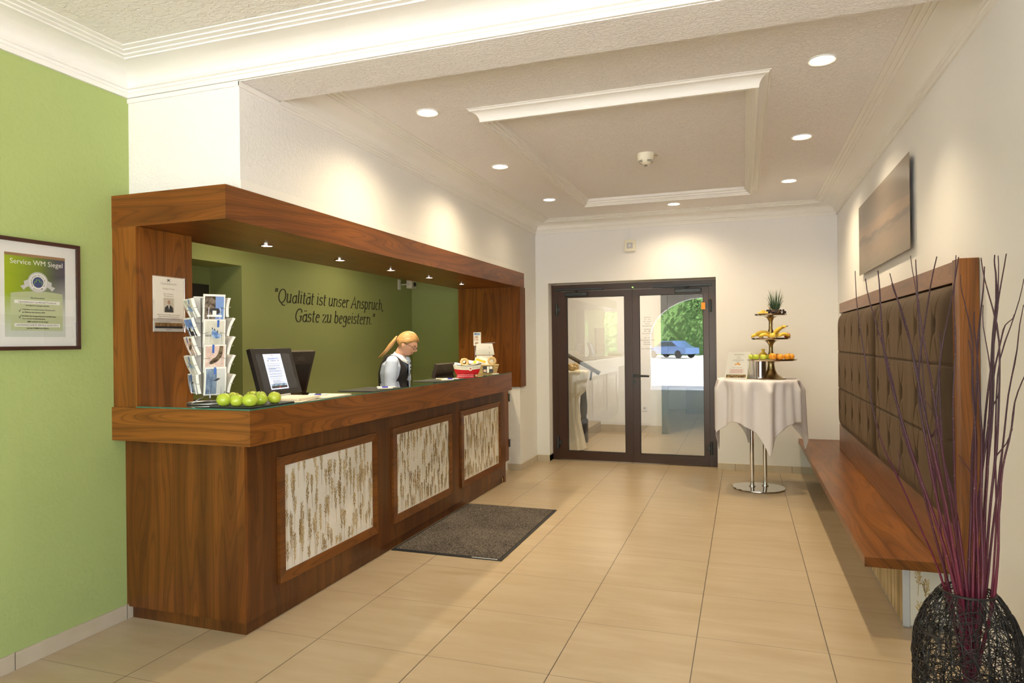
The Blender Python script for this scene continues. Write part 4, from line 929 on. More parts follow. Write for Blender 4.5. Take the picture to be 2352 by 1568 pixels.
# ---------------------------------------------------------------- high table with cloth
TC = (.135,7.20,0)
tb = thing('high_table','chrome high table with two poles and round foot under a white cloth','table',TC)
MB().lathe([(0,0),(.24,0),(.252,.006),(.25,.014),(.20,.020),(0,.024)],n=64).build('foot','chrome',tb,smooth=True,angle=30)
for dx in (-.062,.062):
    MB().tube([(dx,-.03*(1 if dx<0 else -1),.02),(dx,-.03*(1 if dx<0 else -1),1.07)],.020,20).lathe([(.02,.02),(.032,.022),(.030,.034),(.02,.036)],(dx,-.03*(1 if dx<0 else -1),0),20).build('pole','chrome',tb,smooth=True,angle=40)
MB().lathe([(0,1.068),(.375,1.068),(.385,1.08),(.375,1.098),(0,1.098)],n=48).build('table_top','white_plastic',tb)
def cloth(u, v):
    # square cloth, v from centre outwards along direction u, radius 0.385 on the table then hanging
    a = 2*pi*u; rt0 = rad(12); ca, sa = abs(cos(a-rt0-pi/4)), abs(sin(a-rt0-pi/4)); L_ = .80/max(ca, sa); s_ = v*L_; R0 = .385
    if s_ < R0: return (cos(a)*s_, sin(a)*s_, 1.1015)
    h = s_-R0; cr = (L_-.80)/(.80*.414); th = min(1, h/.02)
    fold = .018*sin(9*a+.8)+.014*sin(14*a+2.0)+.008*sin(23*a)
    flare = .035*h+ (fold*min(1,h/.10))*1.5*(1-.3*min(1,h/.5)) + .05*h*cr*sin(3*a+1)
    return (cos(a)*(R0+.008*th+flare)+.02*h*sin(7*a), sin(a)*(R0+.008*th+flare), 1.1015-.004*th-h*.965)
cl = MB(); cl.grid(cloth, 260, 60, True)
clo = cl.build('tablecloth','linen',None,smooth=True); clo.location = TC
tag(clo,'white linen cloth with hanging corners draped over the high table','tablecloth')
sm = clo.modifiers.new('thick','SOLIDIFY'); sm.thickness = .002; sm.offset = 1

# ---------------------------------------------------------------- three tier stand
ZT = 1.104; SX, SY = .262, 7.16
stn = thing('tiered_fruit_stand','three tier brass and silver fruit stand on the white cloth','stand',(SX,SY,ZT))
def plate(r, z): return [(0,z),(r*.93,z),(r,z+.004),(r+.003,z+.006),(r+.002,z),(r*.985,z-.010),(r*.8,z-.013),(r*.5,z-.016),(.03,z-.030)]
z1_, z2_, z3_ = .192, .402, .640
MB().lathe([(0,0),(.135,0),(.138,.006),(.10,.018),(.062,.045),(.040,.09),(.032,.14),(.034,z1_-.03),(.05,z1_-.018)],n=40).build('foot','brass',stn,smooth=True,angle=50)
MB().lathe(plate(.240,z1_),n=56).build('plate','silver_plate',stn,smooth=True,angle=40)
MB().lathe([(.028,z1_),(.022,z1_+.03),(.028,z1_+.055),(.019,z1_+.085),(.019,z1_+.14),(.035,z1_+.168),(.07,z2_-.0145)],n=32).build('column','brass',stn,smooth=True,angle=50)
MB().lathe(plate(.183,z2_),n=56).build('plate','silver_plate',stn,smooth=True,angle=40)
MB().lathe([(.028,z2_),(.022,z2_+.03),(.030,z2_+.06),(.018,z2_+.10),(.018,z2_+.17),(.035,z2_+.205),(.07,z3_-.0145)],n=32).build('column','brass',stn,smooth=True,angle=50)
MB().lathe(plate(.150,z3_),n=56).build('plate','silver_plate',stn,smooth=True,angle=40)
MB().lathe([(.006,z3_),(.006,z3_+.05),(.012,z3_+.06),(.006,z3_+.07)],(-.005,0,0),16).tube([(-.005+.018*sin(2*pi*k/20),0,z3_+.088-.018*cos(2*pi*k/20)) for k in range(21)],.003,6).build('ring_handle','brass',stn,smooth=True)

def apple_mesh(r=.036):
    b = MB()
    def prof(t):
        a = pi*t; rr = r*(sin(a)**.9)*(1+.06*cos(a)); z = -r*.92*cos(a)
        if t > .8: z -= r*.28*((t-.8)/.2)**2
        if t < .15: z += r*.10*((.15-t)/.15)**2
        return rr, z
    b.lathe([(max(0,prof(k/20)[0]) if 0 < k < 20 else 0, prof(k/20)[1]) for k in range(21)], n=28)
    return b
def make_apple(label, cat, loc, r=.036, m='apple_green', grp=None, name='apple', rz=0, tilt=0):
    if tilt is None: tilt = 0
    t = apple_mesh(r).build(name, m, None, smooth=True); t.location = (loc[0],loc[1],loc[2]+r*.86); t.rotation_euler = (tilt,tilt*.6,rz); tag(t,label,cat,grp)
    MB().tube([(0,0,r*.60),(.002,0,r*.85),(.005,.001,r*1.15)],[.0014,.0012,.0016],5).build('stem','banana_tip',t); return t
def fruit_at(t_, lst): pass
# limes and oranges on the lowest plate
A_ = lambda ang, rr: (SX+rr*cos(rad(ang)), SY+rr*sin(rad(ang)))
for k, (ang, rr, lb) in enumerate(((200,.20,'leftmost'),(222,.19,'second from the left'),(246,.185,'third, beside the middle'),(262,.13,'behind, nearest the column'))):
    x, y = A_(ang, rr); make_apple('small green apple on the lowest plate of the fruit stand, '+lb,'apple',(x,y,ZT+z1_+.001),.031,grp='green apples on the stand')
for k, (ang, rr, lb) in enumerate(((272,.17,'leftmost and largest in front'),(300,.11,'half hidden behind the front ones'),(296,.185,'in the middle of the front'),(318,.19,'right of the middle'),(338,.195,'at the right rim'),(0,.17,'at the right back of the plate'))):
    x, y = A_(ang, rr); r_ = .036 if k == 0 else .032
    o = MB().ball((0,0,0),r_,3,(1,1,.94)).build('orange','orange_fruit',None,smooth=True); o.location = (x,y,ZT+z1_+r_*.94); tag(o,'orange on the lowest plate of the fruit stand, '+lb,'orange','oranges on the stand')
    MB().lathe([(0,0),(.004,.0),(0,.002)],(0,0,r_*.93),8).build('stem_end','pine_leaf',o)
def banana(label, loc, rz, tilt, ln=.17, ry=0):
    P = []; R_ = []
    for k in range(15):
        t = k/14; a = (t-.5)*1.7; P.append((ln*.62*sin(a), 0, -ln*.62*(1-cos(a))+ln*.20)); R_.append(.017*min(1,(t+.05)*5,(1.05-t)*7)**.6 if 0<t<1 else .005)
    o = MB().tube(P,R_,6).build('banana','banana',None,smooth=True); o.rotation_euler = (tilt,ry,rz); o.location = loc; tag(o,label,'banana','bananas on the stand')
    MB().tube([P[-1],(P[-1][0]+.012,0,P[-1][2]-.012)],[.005,.004],6).build('stalk','banana_tip',o); MB().ball(P[0],.005,1).build('tip','banana_tip',o); return o
zb = ZT+z2_+.018
banana('banana at the left rim of the middle plate',(SX-.13,SY-.06,zb-.004),.4,.0,.12)
banana('long banana arching over the left of the middle plate',(SX-.075,SY-.06,zb+.012),.1,.25)
banana('banana lying against the column of the middle plate',(SX-.06,SY-.12,zb-.004),.6,.2,.13)
banana('upright banana leaning on the right bunch, left one',(SX+.060,SY-.11,zb+.028),.1,.2,.15,-1.0)
banana('uppermost banana of the right bunch',(SX+.095,SY-.075,zb+.045),.0,-.1,.15,-.9)
banana('banana at the right rim of the middle plate',(SX+.115,SY-.10,zb),.5,.2,.12)
make_apple('yellow pear coloured apple in the middle of the middle plate','apple',(SX+.01,SY-.135,ZT+z2_+.002),.03,'pineapple_flesh')
make_apple('red fruit at the right rim of the middle plate','apple',(SX+.15,SY-.03,ZT+z2_+.002),.03,'red_fruit')
# top plate: pineapple crown, grapes, pineapple pieces
pa = thing('pineapple','spiky green pineapple crown standing on the top plate','pineapple',(SX+.045,SY,ZT+z3_+.001))
MB().lathe([(0,0),(.035,0),(.045,.02),(.04,.045),(0,.05)],n=20).build('pineapple_base','pine_skin',pa)
rp = random.Random(4)
for k in range(46):
    a = k*2.4; lv = k/46; ln = .10+.135*lv+rp.uniform(-.02,.02); sp = .62-.52*lv; P = []; R_ = []
    for j in range(7):
        t = j/6; rr = .02+sin(sp*(1+.3*t))*ln*t*.8; P.append((rr*cos(a), rr*sin(a), .03+cos(sp*(.6+.5*t))*ln*t)); R_.append(.0145*(1-t)**.7+.0006)
    MB().tube(P,R_,6,flat=.3).build('leaf','pine_leaf',pa,smooth=True)
for k in range(26):
    a = rp.uniform(-2.8,.5) if k < 20 else rp.uniform(0,6.28); rr = rp.uniform(.05,.10); zz = .010+.018*(k%2)*(rr<.085)
    g_ = MB().ball((0,0,0),.011,2,(1,1,1.15)).build('grape','grape',None,smooth=True); g_.location = (SX+.04+rr*cos(a), SY+rr*sin(a), ZT+z3_+.012+zz*.9)
    tag(g_,'dark grape heaped round the pineapple crown on the top plate','grape','dark grapes on the top plate')
for k,(dx,dy,lb) in enumerate(((-.10,-.04,'left'),(-.065,-.08,'front'),(-.07,-.03,'upper'),(-.04,-.09,'right'))):
    o = MB().box(-.02,.02,-.014,.014,-.008,.008,bev=.003).build('pineapple_piece','pineapple_flesh',None); o.location = (SX+dx,SY+dy,ZT+z3_+.018+(.016 if k==2 else 0)); o.rotation_euler = (.0,.2*k*0,.5*k)
    tag(o,'yellow pineapple piece on the top plate, the %s one'%lb,'pineapple piece','pineapple pieces')
# table sign and the things behind it
SG = (-.045,7.03,ZT)
sg = thing('table_sign','small white fruit notice in a tilted acrylic stand on the cloth','sign',SG,0)
Fs = frame((0,0,0),(1,.12,0),(.12*.2,.30,1)); M0 = Matrix.Translation((-.135,-.01,0.004))
Fs = M0@frame((0,0,0),(1,.05,0),(.16,.22,1))
sh = MB().box(0,.21,0,.275,0,.003,M=Fs).build('sheet','paper',sg)
MB().box(-.004,.214,-.003,.279,.0031,.0045,M=Fs).build('acrylic_cover','frame_glass',sg); MB().box(0,.21,-.06,.0,.0,.003,M=M0@frame((0,0,0),(1,.05,0),(0,-1,0.02))).build('stand_foot','frame_glass',sg)
Fq = Fs@Matrix.Translation((0,0,.0032))
for s_, sz, y, mm in (('Upstalsboom',.018,.243,'ink_grey'),('Obstkorb',.009,.222,'ink'),('Lieber Gast,',.008,.206,'ink'),('bitte bedienen Sie sich an unserem',.007,.192,'ink'),('frischen Obst und nehmen Sie sich gern',.007,.184,'ink'),('eine Portion mit',.007,.176,'ink'),('Unser Haus wünscht guten Appetit',.007,.112,'ink')):
    text('print_line',s_,sz,Fq@Matrix.Translation((.105,y,0)),mm,sg)
lines(MB(),Fq,.03,.18,.096,6,.0072,.0024,.25,True,3).build('red_text_lines','ink_red',sg)
rects(MB(),Fq,[(.012,.198,.012,.040)]).build('dune_photo','dune_brown',sg); rects(MB(),Fq@Matrix.Translation((0,0,.0003)),[(.012,.198,.040,.048)]).build('sky_photo','photo_pale',sg)
fb = MB()
for dx, dy in ((-.022,0),(-.008,.003),(.008,0),(.020,.002),(0,.013)): fb.ball(Fq@V((.105+dx,.145+dy,.0)),.009,1,(1,.15,1))
fb.build('fruit_photo','orange_fruit',sg); MB().ball(Fq@V((.105,.160,0)),.009,1,(1,.15,1)).build('berry_photo','photo_dark',sg)
MB((0,0,0)).build
gl = thing('cutlery_glass','tall clear glass holding knives beside the fruit stand','glass',(.075,7.12,ZT+.001))
MB().lathe([(0,.003),(.035,.003),(.038,.20),(.0385,.20),(.036,0),(0,0)],n=28).build('glass_body','frame_glass',gl,smooth=True)
for k,(a,b_) in enumerate(((-.01,.0),(.012,.006))):
    o = MB().tube([(a,b_,.0),(a*1.8,b_,.23)],[.004,.006],6,flat=.4).build('table_knife','chrome',None,smooth=True); o.location=(.075,7.12,ZT+.006); tag(o,'table knife standing in the glass, %s one'%('left' if k==0 else 'right'),'knife','knives in the glass')
cyl = MB().lathe([(0,0),(.05,0),(.05,.17),(.047,.17),(.047,.005),(0,.005)],n=36).build('steel_cylinder','chrome',None,smooth=True,angle=40); cyl.location=(.165,7.13,ZT+.001); tag(cyl,'polished steel waste cylinder under the lowest plate','bin')
tr = MB().box(-.07,.07,-.05,.05,0,.035,bev=.006).build('napkin_tray','ink_light',None); tr.location=(.04,7.24,ZT+.001); tag(tr,'grey napkin tray behind the table sign','tray')
mt_ = MB().lathe([(0,0),(.022,0),(.025,.015),(0,.02)],n=20).build('lime_piece','apple_green',None,smooth=True); mt_.location=(.02,7.10,ZT+.001); tag(mt_,'small lime slice lying beside the table sign','lime')
bg = MB().lathe([(0,0),(.03,0),(.045,.02),(.042,.05),(.012,.075),(.02,.10),(0,.105)],n=20).build('snack_bag','banana',None,smooth=True); bg.location=(SX-.07,SY+.10,ZT+z1_+.001); bg.scale=(1,.6,1); tag(bg,'golden twisted snack bag behind the green apples','bag')

# ---------------------------------------------------------------- things on the counter
ZC = 1.1792
sl_ = thing('slate_board','black slate board under the green apples at the counter corner','board',(-2.47,2.93,ZC))
MB().box(-.13,.13,-.175,.175,0,.006,bev=.001).build('slate','black_slate',sl_)
for k, (x, y, lb) in enumerate(((-2.545,2.80,'front left, beside the postcard stand'),(-2.575,2.905,'behind the front left pair'),(-2.462,2.80,'second of the front row'),(-2.545,3.01,'half hidden at the back, middle'),
        (-2.385,2.805,'palest, third of the front row'),(-2.475,2.99,'half hidden behind the pale one'),(-2.392,2.892,'right of the pale one'),(-2.378,2.985,'rightmost, nearest the notebook'))):
    make_apple('green apple on the slate board, '+lb,'apple',(x,y,ZC+.0062),.0375 if k in (0,4) else .035,grp='green apples on the slate board',rz=k*1.3,tilt=(.0,.2,.0,.1,.0,.15,-.1,.25)[k])

# postcard spinner
RO = (-2.775,2.95,ZC)
rk = thing('postcard_stand','rotating wire postcard stand on the left end of the counter','stand',RO,0)
w_ = MB(); w_.tube([(.115*cos(2*pi*k/40),.115*sin(2*pi*k/40),.005) for k in range(41)],.0045,8).tube([(.098*cos(2*pi*k/40),.098*sin(2*pi*k/40),.005) for k in range(41)],.003,6); 
for k in range(3): a = 2*pi*k/3+.3; w_.tube([(.115*cos(a),.115*sin(a),.006),(.03*cos(a),.03*sin(a),.045),(0,0,.05)],.003,6)
w_.build('round_foot','steel_grey',rk,smooth=True)
w_ = MB(); w_.tube([(0,0,.03),(0,0,.57)],.004,8)
PH = rad(-62+32)   # direction the nearest pocket column looks
for s in range(4):
    a = PH+s*pi/2; ux, uy = cos(a), sin(a); tx, ty = -uy, ux
    for e in (-1,1):
        w_.tube([(ux*.035+tx*.03*e,uy*.035+ty*.03*e,.055),(ux*.035+tx*.03*e,uy*.035+ty*.03*e,.58)],.0017,5)
for z in (.06,.19,.32,.45,.575): w_.tube([(.048*cos(PH+pi/4+k*pi/2),.048*sin(PH+pi/4+k*pi/2),z) for k in range(5)],.0014,5)
w_.tube([(.07*cos(2*pi*k/24),.07*sin(2*pi*k/24),.055) for k in range(25)],.0022,6)
w_.build('wire_column','steel_wire',rk)
def pocket(a, z, wd, ht, tilt, r0):
    """frame whose origin is the bottom centre of the pocket"""
    ux, uy = cos(a), sin(a); F = frame((ux*r0,uy*r0,z),(-uy,ux,0),(ux*sin(tilt),uy*sin(tilt),cos(tilt)))
    p = MB()
    for e in (-1,1):
        p.tube([F@V((e*wd*.28,ht*.55,.018)),F@V((e*wd*.28,-.004,.018)),F@V((e*wd*.28,-.004,-.006)),F@V((e*wd*.28,ht*.3,-.006))],.0012,4)
    p.tube([F@V((-wd*.56,ht*.5,.0)),F@V((-wd*.5,ht*.52,.018)),F@V((-wd*.28,ht*.55,.018))],.0012,4); p.tube([F@V((wd*.56,ht*.5,.0)),F@V((wd*.5,ht*.52,.018)),F@V((wd*.28,ht*.55,.018))],.0012,4)
    p.build('wire_pocket','steel_wire',rk); return F
def cards(F, wd, ht, n_t, pic_, label, bend=.0):
    b = MB(); 
    def fn(u, v, side): 
        x = -wd/2+wd*u; y = ht*v; z = (n_t if side else 0)+bend*(1-(2*v-1)**2); return F@V((x,y,z))
    a_ = [[b.bm.verts.new(fn(i,j/6,s)) for j in range(7)] for s in (0,1) for i in (0,1)]
    q = lambda A,B: [b.bm.faces.new((A[j],B[j],B[j+1],A[j+1])) for j in range(6)]
    q(a_[0],a_[1]); q(a_[2],a_[3]); q(a_[0],a_[2]); q(a_[1],a_[3]); b.bm.faces.new([x[0] for x in (a_[0],a_[1],a_[3],a_[2])]); b.bm.faces.new([x[6] for x in (a_[0],a_[1],a_[3],a_[2])])
    o = b.build('postcard_stack','paper',None); o.location = RO; tag(o,label,'postcards','postcards in the wire stand')
    if pic_: 
        for nm, mt2, boxes, tris in pic_:
            g = MB()
            for x0,x1,y0,y1,zo in boxes:
                ny = 6
                for j in range(ny):
                    ya, yb = y0+(y1-y0)*j/ny, y0+(y1-y0)*(j+1)/ny
                    zz = lambda yv: n_t+bend*(1-(2*yv-1)**2)+.0004+zo*.0003
                    g.bm.faces.new([g.bm.verts.new(F@V(((x-.5)*wd,yv*ht,zz(yv)))) for x, yv in ((x0,ya),(x1,ya),(x1,yb),(x0,yb))])
            for pl, zo in tris:
                g.bm.faces.new([g.bm.verts.new(F@V(((x-.5)*wd,y*ht,n_t+bend*(1-(2*y-1)**2)+.0005+zo*.0003))) for x, y in pl])
            g.build(nm, mt2, o, normals=False)
    return o
PUFFIN = [('picture_sky','photo_sky',[(.06,.94,.0,.93,0)],[]),('picture_rock','photo_bark',[(.06,.55,.0,.93,1)],[]),('picture_bird','photo_dark',[],[([(.3,.42),(.45,.52),(.7,.5),(.82,.36),(.62,.28),(.4,.26)],2)]),
          ('picture_breast','paper',[(.42,.60,.2,.42,3),(.18,.86,.20,.27,4)],[]),('blue_tag','blue_print',[(.62,.78,.0,.11,5)],[])]
ICE = [('picture_sky','photo_pale',[(.06,.94,.05,.95,0)],[]),('picture_ice','photo_iceblue',[],[([(.35,.45),(.4,.68),(.5,.62),(.58,.58),(.68,.5),(.84,.44),(.8,.34),(.6,.32),(.45,.33)],2)]),('picture_spikes','photo_dark',[],[([(.36,.64),(.38,.74),(.42,.66)],3),([(.46,.62),(.49,.70),(.53,.6)],3),([(.6,.55),(.63,.64),(.67,.53)],3),([(.74,.5),(.77,.57),(.8,.47)],3)]),
       ('picture_fence','photo_dark',[(.07,.34,.40,.42,3),(.07,.32,.44,.455,3)],[]),('blue_tag','blue_print',[(.60,.70,.72,.98,5)],[])]
SEAL = [('picture_sand','photo_pink',[(.06,.94,.05,.95,0)],[]),('picture_seal','photo_brown',[],[([(.22,.34),(.4,.5),(.55,.56),(.66,.72),(.7,.95),(.88,.95),(.84,.6),(.66,.42),(.45,.32),(.3,.29)],2)]),('blue_tag','blue_print',[(.36,.46,.70,1.0,5)],[])]
SEA = [('picture_sea','photo_sea',[(.06,.55,.04,.95,0)],[]),('picture_beach','seal_silver',[(.55,.94,.04,.95,0)],[]),('picture_bird','photo_dark',[],[([(.38,.52),(.6,.62),(.72,.60),(.56,.52)],3)]),('blue_tag','blue_print',[(.42,.52,.76,1.0,5)],[])]
TOWER = [('picture_sky','photo_sky',[(.06,.94,.1,.94,0)],[]),('picture_tower','photo_dark',[(.05,.95,.06,.4,1)],[([(.3,.4),(.5,.95),(.62,.4)],2)]),('picture_light','paper',[],[([(.45,.3),(.62,.55),(.8,.3)],3)]),('blue_tag','blue_print',[(.62,.92,.62,.76,5)],[])]
for i, (pz, pcs, lb, bd) in enumerate(((.445,PUFFIN,'front column top, dark bird on blue sky',0),(.310,ICE,'front column second, blue ice crystals',0),(.174,SEAL,'front column third, brown seal on pink sand',0),(.052,SEA,'front column bottom, seashore with small bird',.008))):
    F = pocket(PH, pz, .105, .148, rad(8), .062); cards(F,.112,.152,.012,pcs,'portrait postcards in the wire stand, '+lb,bd)
for i, (pz, pcs, lb) in enumerate(((.475,ICE,'left column top, blue ice'),(.372,TOWER,'left column second, dark tower on blue sky'),(.270,SEAL,'left column third, brown seal'),(.168,ICE,'left column fourth, blue ice on pale ground'),(.062,SEA,'left column bottom, grey seashore'))):
    F = pocket(PH-pi/2, pz, .148, .105, rad(20 if i < 4 else 8), .066); cards(F,.148,.105,.014,pcs,'landscape postcards in the wire stand, '+lb,.004)
for i, pz in enumerate((.475,.372,.270,.168,.062)):
    F = pocket(PH+pi/2, pz, .148, .105, rad(20 if i else 6), .066); cards(F,.148,.105,.014,None,'postcards seen from their white backs in the right column, %s'%('topmost','second','middle','fourth','lowest')[i],-.006)
for i, pz in enumerate((.445,.310,.174,.052)):
    F = pocket(PH+pi, pz, .105, .148, rad(8), .062); cards(F,.112,.148,.012,None,'postcards in the rear column behind the wires, %s'%('topmost','second','third','lowest')[i],0)

# customer screen, leaning back
def local(o): return Matrix.Translation(-V(o))
K1 = (-2.80,3.54,ZC)
kd = thing('customer_screen','black screen showing a white page, turned to the guests','screen',K1)
Fk = Matrix.Translation((.045,-.195,.004))@frame((0,0,0),(0,1,0),(-.30,0,1))
MB().box(0,.392,0,.305,-.03,0,bev=.003,M=Fk).build('housing','black_plastic',kd)
scn = MB().box(.034,.358,.034,.268,.0,.0006,M=Fk).build('display_face','screen_grey',kd)
pg = MB().box(.100,.268,.036,.267,.0006,.0010,M=Fk).build('page','screen_page',scn)
Fp = Fk@Matrix.Translation((.100,.036,.0011))
text('page_title','Upstalsboom',.019,Fp@Matrix.Translation((.084,.196,0)),'ink_blue',pg); text('page_title','Gästejournal',.010,Fp@Matrix.Translation((.084,.184,0)),'ink',pg)
MB().ball(Fp@V((.084,.221,0)),.005,1,(.2,1,1)).build('page_emblem','ink_red',pg)
for x in (.035,.132): MB().ball(Fp@V((x,.186,0)),.0065,1,(.15,1,1)).build('page_badge','ink_grey',pg)
l_ = MB(); y = .168
for n_, ce in ((1,1),(2,0),(2,0),(3,0),(2,0),(2,0),(1,0),(9,0)):
    lines(l_,Fp,.018 if n_ < 9 else .034,.150,y,n_,.0052,.0022,.15 if n_ < 9 else .45,bool(ce),int(y*999)); y -= n_*.0052+.006
l_.build('page_lines','ink_grey',pg); lines(MB(),Fp,.03,.09,.133,1,.01,.003,0,False,2).build('page_link','ink_blue',pg)
rects(MB(),Fp,[(.010,.158,.008,.022)]).build('page_picture','photo_dark',pg); rects(MB(),Fp,[(.010,.158,.022,.036)]).build('page_picture_sky','photo_iceblue',pg)
MB().poly([Fp@V(q) for q in ((.075,.010,.001),(.095,.010,.001),(.085,.022,.001))]).build('page_picture_roof','ink_red',pg)
MB().box(-.08,.02,-.12,.12,0,.006,bev=.002).build('stand_plate','black_plastic',kd); MB().tube([(-.07,0,.006),(-.045,0,.12)],.015).build('stand_arm','black_plastic',kd)
def staff_monitor(label, yc, xt, wd, top, bot, mark_y):
    o = (xt-.09, yc, .772); t = thing('staff_monitor',label,'monitor',o)
    Fm = Matrix.Translation((0,0,bot-.772))@frame((0,0,0),(0,1,0),(.28,0,1))
    L = math.hypot(1,.28)*(top-bot)
    MB().box(-wd/2,wd/2,0,L,-.018,.018,bev=.004,M=Fm).build('housing','dark_plastic',t)
    MB().box(-wd/2+.03,wd/2-.03,.05,L-.09,.018,.026,bev=.004,M=Fm).build('rear_shell','black_plastic',t)
    MB().box(-wd/2+.015,wd/2-.015,.015,L-.015,-.0190,-.0182,M=Fm).build('display_face','screen_grey',t)
    text('rear_mark','DELL',.040,Fm@Matrix.Translation((mark_y,L-.065,.0185)),'monitor_mark',t,xs=1.25,ext=.0015)
    MB().tube([(.07,0,.0),(.06,0,bot-.772+.12)],.025).box(-.05,.15,-.11,.11,-.001,.012,bev=.003).build('stand','black_plastic',t)
    return t
staff_monitor('back of a dark staff monitor behind the customer screen, light letters on it',3.96,-2.97,.41,1.452,1.12,.04)
staff_monitor('back of a dark staff monitor right of the receptionist',6.16,-2.82,.44,1.290,1.00,-.02)

def spiral_book(label, loc, rz, L, W_, H, sp_n, k):
    t = thing('spiral_notebook',label,'notebook',loc,rz)
    MB().box(-L/2,L/2,-W_/2,W_/2,0,H,bev=.001).build('pages','paper_cream',t)
    s = MB()
    for i in range(sp_n):
        y = -W_/2+W_*(i+.5)/sp_n; s.tube([(-L/2+.004+.010*cos(a_),y+.0008*a_,H*.6+.011*sin(a_)+.004) for a_ in [2*pi*q/10 for q in range(10)]],.0016,5)
    s.build('spiral_binding','white_plastic',t); return t
spiral_book('thick spiral notebook beside the green apples','' or (-2.468,3.27,ZC+.003),.12,.205,.25,.013,15,0)
pb = MB().box(-.10,.10,-.14,.14,0,.002).build('paper_sheet','paper_cream',None); pb.location=(-2.44,3.22,ZC+.0003); pb.rotation_euler=(0,0,.3); tag(pb,'loose cream sheet under the spiral notebook','paper')
pb = MB().box(-.10,.10,-.15,.15,0,.004).build('brochure','paper_cream',None); pb.location=(-2.43,3.52,ZC+.0003); pb.rotation_euler=(0,0,.08); tag(pb,'flat open brochure right of the spiral notebook','brochure')
def pen(label, loc, rz, grip='pen_blue'):
    t = thing('ballpoint_pen',label,'pen',loc,rz)
    MB().tube([(-.068,0,0),(-.066,0,0),(-.03,0,0)],[.003,.005,.005],8).tube([(.012,0,0),(.055,0,0),(.070,0,0)],[.005,.0045,.001],8).build('pen_body','white_plastic',t,smooth=True)
    MB().tube([(-.03,0,0),(.012,0,0)],.0055,8).build('grip',grip,t,smooth=True); MB().tube([(-.062,0,.007),(-.025,0,.007)],.0012,4).build('clip','chrome',t); return t
pen('blue and white pen lying on the open brochure',(-2.46,3.50,ZC+.010),1.0)
for lb, x, y, W_ in (('black desk pad before the receptionist',-2.45,4.10,.40),('black desk pad near the red boat',-2.45,5.22,.50)):
    t = MB().box(-.14,.14,-W_/2,W_/2,0,.003,bev=.001).build('desk_pad','black_slate',None); t.location=(x,y,ZC+.0003); tag(t,lb,'desk pad')
for lb, x, y in (('white slip under the pen on the near desk pad',-2.41,4.22),('white slip under the pen on the far desk pad',-2.40,5.25)):
    t = MB().box(-.052,.052,-.074,.074,0,.001).build('note_slip','paper',None); t.location=(x,y,ZC+.0036); t.rotation_euler=(0,0,.5); tag(t,lb,'paper')
pen('blue and white pen on the near desk pad, beside the sleeve',(-2.39,4.20,ZC+.0105),.35); pen('blue and white pen on the far desk pad, before the boat',(-2.37,5.27,ZC+.0105),.35)
kc = thing('key_chain_bowl','string of small cream beads coiled on the far desk pad','beads',(-2.44,5.20,ZC+.004))
for k in range(10): MB().ball((-.03+.013*(k%5),-.01+.012*(k//5),.008),.007,1).build('bead','paper_cream',kc)
# rescue boat collection box
BT = (-2.52,5.98,ZC)
bt = thing('toy_lifeboat','red and white model lifeboat collection box on the counter','boat',BT,rad(27))
def hull(t0, t1, off_=0.):
    def fn(u, v):
        s = -1+2*u; half = .048*(1-abs(s)**2.6)**.5+.0005; L_ = .138*(.80+.20*v0(v)); z = .012+.092*v0(v)+.018*s*s*v0(v)
        return None
    return fn
def hull_mesh(v0_, v1_, o_=0.0):
    b = MB(); n = 40
    def ring(v):
        pts = []
        for k in range(n):
            a = 2*pi*k/n; s = cos(a); L_ = .138*(.74+.26*v**.6)+o_; W_ = (.052*(.55+.45*v**.5))+o_; z = .010+.088*v+.020*s*s*v
            pts.append((L_*s, W_*sin(a)*(1-.25*abs(s)**3), z))
        return pts
    R_ = [ring(v0_+(v1_-v0_)*j/8) for j in range(9)]; b.ring_loft(R_, cap=False)
    if v0_ == 0: b.bm.faces.new([b.bm.verts.new(V(p)) for p in reversed(R_[0])])
    return b
hull_mesh(0,.52).build('hull_red','boat_red',bt,smooth=True); hull_mesh(.52,.93).build('hull_white','boat_white',bt,smooth=True); hull_mesh(.93,1,.001).build('gunwale','ink',bt,smooth=True)
dk = MB(); dk.bm.faces.new([dk.bm.verts.new(V((.134*cos(2*pi*k/40),.049*sin(2*pi*k/40)*(1-.25*abs(cos(2*pi*k/40))**3),.088+.020*cos(2*pi*k/40)**2))) for k in range(40)]); dk.build('deck','boat_white',bt)
MB().box(-.10,.06,-.03,.03,0,.014,bev=.002).build('boat_stand','boat_red',bt)
Fb = frame((0,-.0525,.072),(1,0,0),(0,-.18,1))
text('hull_lettering','Deutsche Gesellschaft zur',.014,Fb@Matrix.Translation((-.050,.0,.001)),'ink_grey',bt); text('hull_lettering','Rettung Schiffbrüchiger',.010,Fb@Matrix.Translation((.085,.002,-.004)),'ink_grey',bt)
bd_ = MB().lathe([(0,0),(.021,0),(.021,.002),(0,.002)],n=24,M=Fb@Matrix.Translation((.028,-.004,.001))).build('badge','boat_white',bt); MB().box(-.010,.010,-.0025,.0025,.002,.003,M=Fb@Matrix.Translation((.028,-.004,.001))@Matrix.Rotation(.4,4,'Z')).box(-.0025,.0025,-.010,.010,.002,.003,M=Fb@Matrix.Translation((.028,-.004,.001))@Matrix.Rotation(.4,4,'Z')).build('badge_cross','boat_red',bd_)
def ringroll(label, loc, r, rot):
    o = MB().lathe([(r*.5,-.012),(r,-.012),(r*1.04,0),(r,.012),(r*.5,.012),(r*.42,0),(r*.5,-.012)],n=32).build('bagel_soap','wicker_straw',None,smooth=True); o.location=loc; o.rotation_euler=rot; tag(o,label,'wooden ring'); return o
ringroll('round straw coloured ring lying in the model lifeboat',(-2.545,5.975,1.305),.042,(rad(72),0,rad(20)))
ringroll('round straw coloured ring in the wicker basket',(-2.43,6.42,1.305),.045,(rad(75),0,rad(25)))
